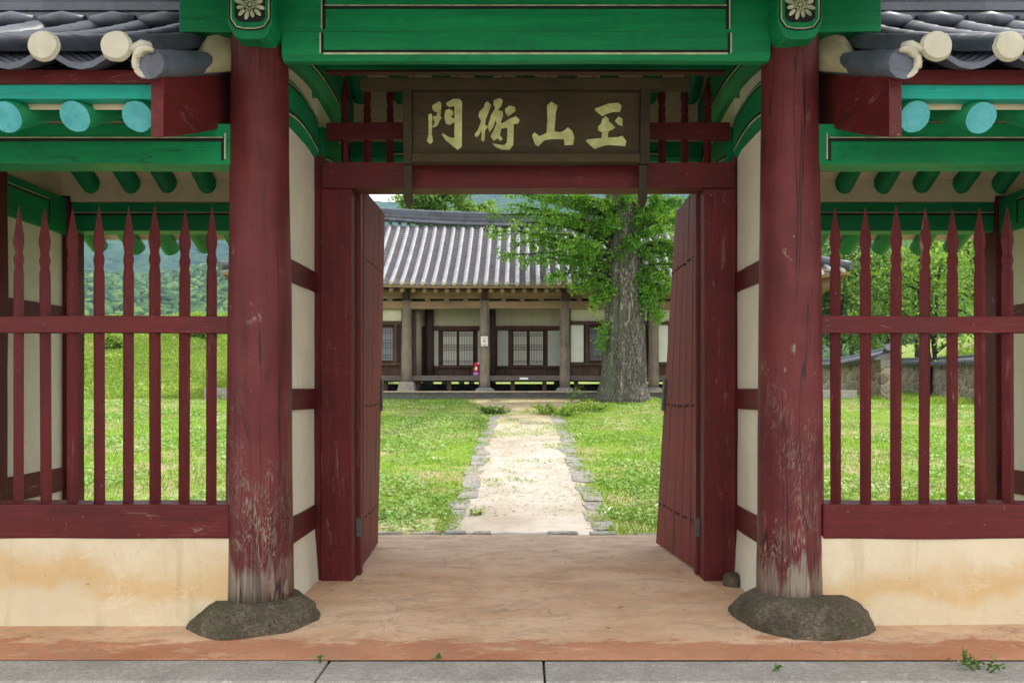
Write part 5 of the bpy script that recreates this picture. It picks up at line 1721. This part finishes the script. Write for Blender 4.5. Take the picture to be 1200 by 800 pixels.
# trees on the right beyond the garden wall
rt = [(985, 41, 8.2, 3.0, 'dense dark green tree beside the right corner of the hall roof', 'tree_leaf', 15000, .16, 2, .12),
      (1040, 46, 9.5, 3.2, 'leafy tree standing behind the step between the two garden walls', 'tree_leaf', 12000, .17, 1, .13),
      (1092, 38, 8.0, 3.6, 'spreading tree with dark forked stems behind the lower garden wall', 'pale_leaf', 9500, .16, 3, .12),
      (1150, 44, 9.5, 3.4, 'leafy tree behind the right part of the lower garden wall', 'pale_leaf', 9500, .17, 2, .14),
      (1215, 40, 8.5, 3.2, 'leafy tree at the far right beyond the garden wall', 'tree_leaf', 9000, .16, 2, .13),
      (1075, 60, 11, 4.0, 'tall tree far behind the spreading tree on the grassy slope', 'tree_leaf', 12000, .22, 1, .2),
      (1000, 62, 11, 4.0, 'tall tree far behind the hall roof corner on the right slope', 'tree_leaf', 12000, .22, 1, .2),
      (1165, 64, 11, 4.2, 'tall tree far up the grassy slope at the right', 'pale_leaf', 12000, .22, 1, .2)]
for i, (px, Y, h, cr_, lab, m, nl, ls, st, tr_) in enumerate(rt):
    tree('leafy_tree', PX(px, Y), Y, h, cr_, 0, lab, 'trees beyond the garden wall', M[m], int(nl * (.85 if i == 0 else .5)), ls, 60 + i, tr_, .5, st)
# shrubs along the top of the left bank
sh = [(132, 38, .5), (236, 39, .7)]
names = ['small shrub on the grassy bank, farther from the squared stone', 'larger shrub on the grassy bank above the squared stone']
for i, (px, Y, r_) in enumerate(sh):
    x = PX(px, Y); z0 = float(H(x, Y)); t = empty('shrub', (x, Y, z0)); tag(t, names[i], 'shrub', 'shrubs on the grassy bank')
    q = MB()
    for k in range(6):
        a = k * 1.05; q.tube([(x, Y, z0 - .05), (x + .5 * r_ * math.cos(a), Y + .5 * r_ * math.sin(a), z0 + .7 * r_)], [.04, .015], 6)
    q.build('stems', M['bark_thin'], t, fix=False)
    c = rng.normal(0, 1, (40, 3)); c /= np.linalg.norm(c, axis=1)[:, None]; c = c * r_ * np.array([.8, .8, .5]) * rng.uniform(.4, 1, (40, 1)) + np.array([x, Y, z0 + .55 * r_])
    P = np.repeat(c, 60, 0) + rng.normal(0, .2 * r_, (2400, 3))
    leaves(P, .16, M['bank_leaf'], 'foliage', t, 80 + i, .3, np.repeat(rng.uniform(0, .7, 40), 60), 'oval')


# ------------------------------------------------------------------ garden walls
def garden_wall(name, pts, hgt, label, th=.42):
    x0, y0 = pts[0]
    t = empty(name, (x0, y0, float(H(x0, y0)))); tag(t, label, 'wall', 'tiled garden walls')
    q = MB(); rings = []; cp = MB(); base = []
    n = 30
    for k in range(n + 1):
        f = k / n * (len(pts) - 1); i = min(int(f), len(pts) - 2); a = Vector((*pts[i], 0)).lerp(Vector((*pts[i + 1], 0)), f - i)
        d = (Vector((*pts[i + 1], 0)) - Vector((*pts[i], 0))).normalized(); nn = Vector((-d.y, d.x, 0))
        base.append((a, nn, d))
    zt = [max(float(H(a.x, a.y)), .9) + hgt for a, _, _ in base]
    zt = np.convolve(np.pad(zt, 4, 'edge'), np.ones(9) / 9, 'valid')
    for (a, nn, d), z in zip(base, zt):
        g = float(H(a.x, a.y)) - .2
        p = [a + nn * th / 2, a - nn * th / 2]
        rings.append([(p[0].x, p[0].y, g), (p[1].x, p[1].y, g), (p[1].x, p[1].y, z), (p[0].x, p[0].y, z)])
    q.loft(rings); q.build('wall', M['rubble'], t)
    # tiled coping: little ribs down each side and a ridge along the top
    q = MB()
    rg = [[tuple(a + nn * .42 + Vector((0, 0, z - .03))), tuple(a + nn * .42 + Vector((0, 0, z + .02))), tuple(a + Vector((0, 0, z + .24))), tuple(a - nn * .42 + Vector((0, 0, z + .02))), tuple(a - nn * .42 + Vector((0, 0, z - .03)))] for (a, nn, d), z in zip(base, zt)]
    q.loft(rg, 1)
    tot = sum((base[k + 1][0] - base[k][0]).length for k in range(n)); m = int(tot / .26)
    for k in range(m):
        f = (k + .5) / m * n; i = min(int(f), n - 1); a = base[i][0].lerp(base[i + 1][0], f - i); z = zt[i] + (zt[i + 1] - zt[i]) * (f - i); nn = base[i][1]
        for s in (-1, 1):
            q.tube([a + nn * .46 * s + Vector((0, 0, z + .025)), a + nn * .05 * s + Vector((0, 0, z + .255))], .062, 8)
    q.tube([a + Vector((0, 0, z + .30)) for (a, nn, d), z in zip(base, zt)], .10, 10)
    e, z = base[-1][0], zt[-1]
    q.tube([e + Vector((0, 0, z + .30)), e + base[-1][2] * .18 + Vector((0, 0, z + .40))], [.12, .13], 10)
    q.build('coping', [M['tile'], M['tile_pan']], t)
garden_wall('garden_wall', [(14.6, 41.5), (12.35, 28.3)], 1.45, 'taller garden wall ending in an upturned coping beside the hall corner')
garden_wall('garden_wall', [(22.0, 51.5), (17.0, 30.0), (15.2, 24.0)], 1.50, 'lower rubble garden wall with dark tile coping at the far right of the lawn')

# squared stones lying on the lawn
def block(px, py, Y, wx, wy, hz, label):
    x = PX(px, Y); z = float(H(x, Y)); q = MB(); q.beam(x - wx, x + wx, Y - wy, Y + wy, z - .05, z + hz, 8, .02, 'x', int(px))
    tag(q.build('stone_block', M['granite'], None, bevel=.02, origin=(x, Y, z)), label, 'stone')
block(259, 463, 27.6, .45, .3, .34, 'grey squared stone at the foot of the grassy bank')
block(972, 461, 27.4, .75, .4, .26, 'long flat grey stone at the foot of the taller garden wall')


# ------------------------------------------------------------------ path edging stones
er = random.Random(9)
def slab(x, y, lx, ly, ang, hgt, label, group, name='edging_stone'):
    q = MB()
    z = float(H(x, y)); pts = []
    cs = [(lx * er.uniform(.8, 1.08) * a, ly * er.uniform(.86, 1.0) * b_) for a, b_ in ((-1, -1), (1, -1), (1, 1), (-1, 1))]
    for k in range(4):
        (u0, v0), (u1, v1) = cs[k], cs[(k + 1) % 4]
        for f in (.07, .36, .66, .93):
            u = u0 + (u1 - u0) * f + er.uniform(-.008, .008); v = v0 + (v1 - v0) * f + er.uniform(-.008, .008)
            pts.append((x + u * math.cos(ang) - v * math.sin(ang), y + u * math.sin(ang) + v * math.cos(ang)))
    tl = er.uniform(-.03, .03)
    ring = lambda k, zz: [(x + (px - x) * k, y + (py - y) * k, zz + .065 * (py - y) + tl * (px - x)) for px, py in pts]
    q.loft([ring(1.0, z - .06), ring(1.0, z + hgt * .6), ring(.93, z + hgt)])
    o = q.build(name, M['edge_stone'], None, origin=(x, y, z)); tag(o, label, 'stone', group); return o
for sgn, lab in ((-1, 'flat grey stone in the edging row along the left side of the path'), (1, 'flat grey stone in the edging row along the right side of the path')):
    y = 8.80
    while y < 21.2:
        ly = er.uniform(.12, .36)
        x = sgn * (.80 + er.uniform(-.05, .05)) + .015
        slab(x, y + ly, er.uniform(.12, .17), ly * 1.0, er.uniform(-.10, .10), er.uniform(.012, .034), lab, 'edging stones of the path, %s row' % ('left' if sgn < 0 else 'right'))
        y += 2 * ly + er.uniform(-.01, .03) + (.25 if er.random() < .08 else 0)
x = -1.55
while x < 1.2:
    lx = er.uniform(.11, .24)
    if not (.72 < x < .8):
        slab(x + lx, 8.66, lx * .95, er.uniform(.07, .11), er.uniform(-.08, .08), er.uniform(.018, .04), 'flat threshold stone bedded against the back edge of the gate floor', 'threshold stones')
    x += 2 * lx + er.uniform(.01, .1)


# ------------------------------------------------------------------ lawn
def scatter(n, x0, x1, y0, y1, power=1.0):
    y = y0 + (y1 - y0) * rng.random(n) ** power
    x = x0 + (x1 - x0) * rng.random(n)
    return x, y
def in_path(x, y): return (np.abs(x - .01) < .89 + .06 * np.sin(y * 5)) | ((y > 23) & (np.abs(x) < .85 + .9 * sst(22.5, 26.5, y) + .2 * np.sin(x * 9)))
def blades(n, x0, x1, y0, y1, hgt, wid, power, name, mat, label, dens):
    x, y = scatter(n, x0, x1, y0, y1, power)
    # keep what the frame, widened a little, can hold
    keep = (np.abs(x) < y * .68 + 2) & ~in_path(x, y) & ~((y > 27.1) & (y < 34.4) & (x > -9.3) & (x < 9.7))
    keep &= rng.random(n) < dens(x, y)
    x, y = x[keep], y[keep]; n = len(x)
    z = H(x, y)
    hh = hgt * rng.uniform(.5, 1.35, n) * (.7 + .7 * fbm(x, y, .8, 5)); ww = wid * rng.uniform(.6, 1.3, n)
    a = rng.uniform(0, 6.28, n); lean = rng.uniform(.15, .95, n) * hh; b = rng.uniform(0, 6.28, n)
    dx, dy = np.cos(a) * ww / 2, np.sin(a) * ww / 2
    lx, ly = np.cos(b) * lean, np.sin(b) * lean
    v0 = np.stack([x - dx, y - dy, z - .005], 1); v1 = np.stack([x + dx, y + dy, z - .005], 1)
    v2 = np.stack([x + dx * .7 + lx * .45, y + dy * .7 + ly * .45, z + hh * .62], 1); v3 = np.stack([x + lx, y + ly, z + hh], 1)
    V = np.stack([v0, v1, v2, v3], 1).reshape(-1, 3)
    tone = np.clip(.15 + .75 * fbm(x, y, .45, 12) + rng.uniform(-.3, .3, n), 0, 1)
    o = fast_mesh(name, V, np.arange(n * 4).reshape(n, 4), 4, mat, np.repeat(tone, 4))
    tag(o, label, 'grass', kind='stuff'); return o
def lawn_d(x, y):
    bare = sst(.50, .60, fbm(x, y, .8, 7)) * .5 + sst(11.5, 8.9, y) * .95 * sst(.33, .52, fbm(x, y, 1.8, 9))
    return np.clip(1 - bare, .04, 1)
blades(430000, -16, 19, 8.62, 29, .042, .009, 1.55, 'lawn_grass', M['grass'], 'short uneven green lawn grass on both sides of the path', lawn_d)
blades(160000, -24, -8, 27.3, 52, .13, .03, 1.1, 'bank_grass', M['bank_leaf'], 'long pale green grass covering the bank at the left', lambda x, y: sst(-7.5, -9.5, x))
blades(60000, 11, 34, 28, 66, .22, .04, 1.1, 'slope_grass', M['bank_leaf'], 'bright green grass on the slope behind the garden walls', lambda x, y: np.ones_like(x))
# broad-leaved weeds and clover
x, y = scatter(150000, -15, 18, 8.75, 26, 1.5)
dens = sst(.45, .56, fbm(x, y, .75, 15)) * np.clip(lawn_d(x, y) + .3, 0, 1)
k = (rng.random(len(x)) < dens) & ~in_path(x, y) & (np.abs(x) < y * .68 + 2)
x, y = x[k], y[k]
P = np.stack([x, y, H(x, y) + rng.uniform(.012, .06, len(x))], 1)
o = leaves(P, .054, M['clover'], 'clover', None, 31, 1.6, .15 + .8 * fbm(x, y, 1.3, 18), 'oval'); tag(o, 'low clover and broad leaved weeds spread through the lawn', 'ground cover', kind='stuff')
# weeds on the bank
x, y = scatter(60000, -24, -8.5, 27.6, 48, 1.0)
k = rng.random(len(x)) < sst(.40, .62, fbm(x, y, .5, 25)) * sst(-8, -10, x); x, y = x[k], y[k]
P = np.stack([x, y, H(x, y) + rng.uniform(.03, .22, len(x))], 1)
o = leaves(P, .10, M['bank_leaf'], 'bank_weeds', None, 33, .8, .1 + .8 * fbm(x, y, .6, 28), 'oval'); tag(o, 'leafy weeds spread over the grassy bank', 'ground cover', kind='stuff')
# fallen ginkgo leaves on the path and grass
x = rng.normal(.2, 1.1, 7500); y = 27 - 17.5 * rng.random(7500) ** 1.7
k = (y > 8.8) & (np.abs(x) < 4); x, y = x[k], y[k]
P = np.stack([x, y, H(x, y) + .03], 1)
o = leaves(P, .03, M['fallen'], 'fallen_leaves', None, 35, 6.0, None, 'fan'); tag(o, 'yellow and brown fallen leaves scattered on the path', 'leaves', kind='stuff')
x, y = rng.uniform(-1.3, 1.3, 16), rng.uniform(5.0, 8.4, 16)
o = leaves(np.stack([x, y, np.full(16, .022)], 1), .035, M['fallen'], 'floor_leaves', None, 36, 8.0, np.full(16, .1), 'oval'); tag(o, 'few dry leaf scraps on the gate floor', 'leaves', kind='stuff')

# grass creeping onto the path in patches
n = 60000
x = rng.uniform(-.95, .95, n); y = 8.75 + 15 * rng.random(n) ** 1.3
d_ = sst(.56, .68, fbm(x, y, 1.1, 41)) * .3 + sst(.60, .95, np.abs(x)) * sst(.50, .62, fbm(x, y, 2.4, 44)) * .6
k = rng.random(n) < d_; x, y = x[k], y[k]
P = np.stack([x, y, H(x, y) + .018 + rng.uniform(0, .035, len(x))], 1)
o = leaves(P, .026, M['grass'], 'path_grass', None, 47, .6, .3 + .7 * fbm(x, y, 1.3, 48), 'oval'); tag(o, 'thin grass and moss creeping over the path and its edging', 'grass', kind='stuff')

# leafy weeds: single plants
def weed(x, y, z, r_, h_, n, label, mat='bank_leaf', size=.07, stems=7, group=None, cat='weed'):
    t = empty('weed_plant', (x, y, z)); tag(t, label, cat, group)
    q = MB(); P = []
    for k in range(stems):
        a = rg_.uniform(0, 6.28); rr = r_ * rg_.uniform(.3, 1)
        e = Vector((x + rr * math.cos(a), y + rr * .6 * math.sin(a), z + h_ * rg_.uniform(.5, 1)))
        b = Vector((x + .3 * rr * math.cos(a), y + .2 * rr * math.sin(a), z - .01)); m = b.lerp(e, .55) + Vector((0, 0, .12 * h_))
        q.tube([b, m, e], [.005, .004, .002], 5)
        mm = max(3, n // stems); tt = rng.uniform(.15, 1.05, mm)
        P.append(np.array(b)[None] + np.array(e - b)[None] * tt[:, None] + rng.normal(0, size * .55, (mm, 3)) * np.array([1, 1, .6]))
    q.build('stems', M['bank_leaf'], t, fix=False)
    leaves(np.vstack(P), size, M[mat], 'foliage', t, int(abs(x) * 100) + 3, .5, None, 'oval')
def wz(x, y): return float(H(x, y))
for px, py, Y, r_, h_, n, lab in ((655, 482, 21.5, .95, .30, 1500, 'green leafy weed patch across the right edge of the path before the tree'),
                                  (690, 476, 22.6, .8, .26, 1000, 'leafy weeds between the path patch and the ginkgo trunk'),
                                  (578, 481, 21.8, .55, .2, 700, 'dark green weed tuft at the far end of the left path edging'),
                                  (560, 600, 9.6, .13, .12, 60, 'small bright green weed in the left edging near the threshold'),
                                  (668, 455, 25.5, .28, .55, 60, 'upright young plant in front of the hall platform, nearer the path'),
                                  (683, 455, 25.3, .25, .6, 55, 'upright young plant in front of the hall platform, nearer the trunk')):
    x = PX(px, Y); weed(x, Y, wz(x, Y), r_, h_, n, lab, 'tree_leaf' if 'dark' in lab else 'bank_leaf', .06 if Y > 15 else .045, 7 if n < 150 else 26)
for px, Y, lab in ((1152, 4.50, 'trailing green weed sprouting from the kerb at the right'), (265, 0, '')):
    if Y: weed(PX(px, Y), Y, .0, .16, .07, 36, lab, 'tree_leaf', .028, 5)
weed(PX(1130, 4.60), 4.60, 0.0, .02, .10, 4, 'thin grass stalk standing in the kerb joint at the right', 'tree_leaf', .02, 3)
weed(PX(908, 4.5), 4.5, 0.0, .04, .03, 9, 'tiny green leaf scrap lying on the kerb near the right pillar', 'tree_leaf', .025, 3)
weed(PX(512, 4.68), 4.68, 0.0, .03, .03, 8, 'tiny green sprig at the kerb joint left of centre', 'tree_leaf', .022, 3)
weed(PX(375, 4.64), 4.64, 0.0, .04, .04, 10, 'small weed in the kerb joint below the left pillar', 'tree_leaf', .022, 3)

# ------------------------------------------------------------------ haze
if HAZE:
    q = MB(); q.box(-2000, 2000, -500, 2500, -1.5, 520)
    hm = bpy.data.materials.new('pale_air')
    hm.use_nodes = True
    ht = hm.node_tree
    for nd in list(ht.nodes):
        if nd.type == 'BSDF_PRINCIPLED': ht.nodes.remove(nd)
    pv = ht.nodes.new('ShaderNodeVolumePrincipled')
    pv.inputs['Color'].default_value = (0.34, 0.58, 1.0, 1)
    pv.inputs['Density'].default_value = HAZE
    pv.inputs['Anisotropy'].default_value = 0.2
    ht.links.new(pv.outputs[0], ht.nodes['Material Output'].inputs['Volume'])
    ho = q.build('haze', hm)
    tag(ho, 'thin blue air over the grounds', 'haze', kind='stuff')
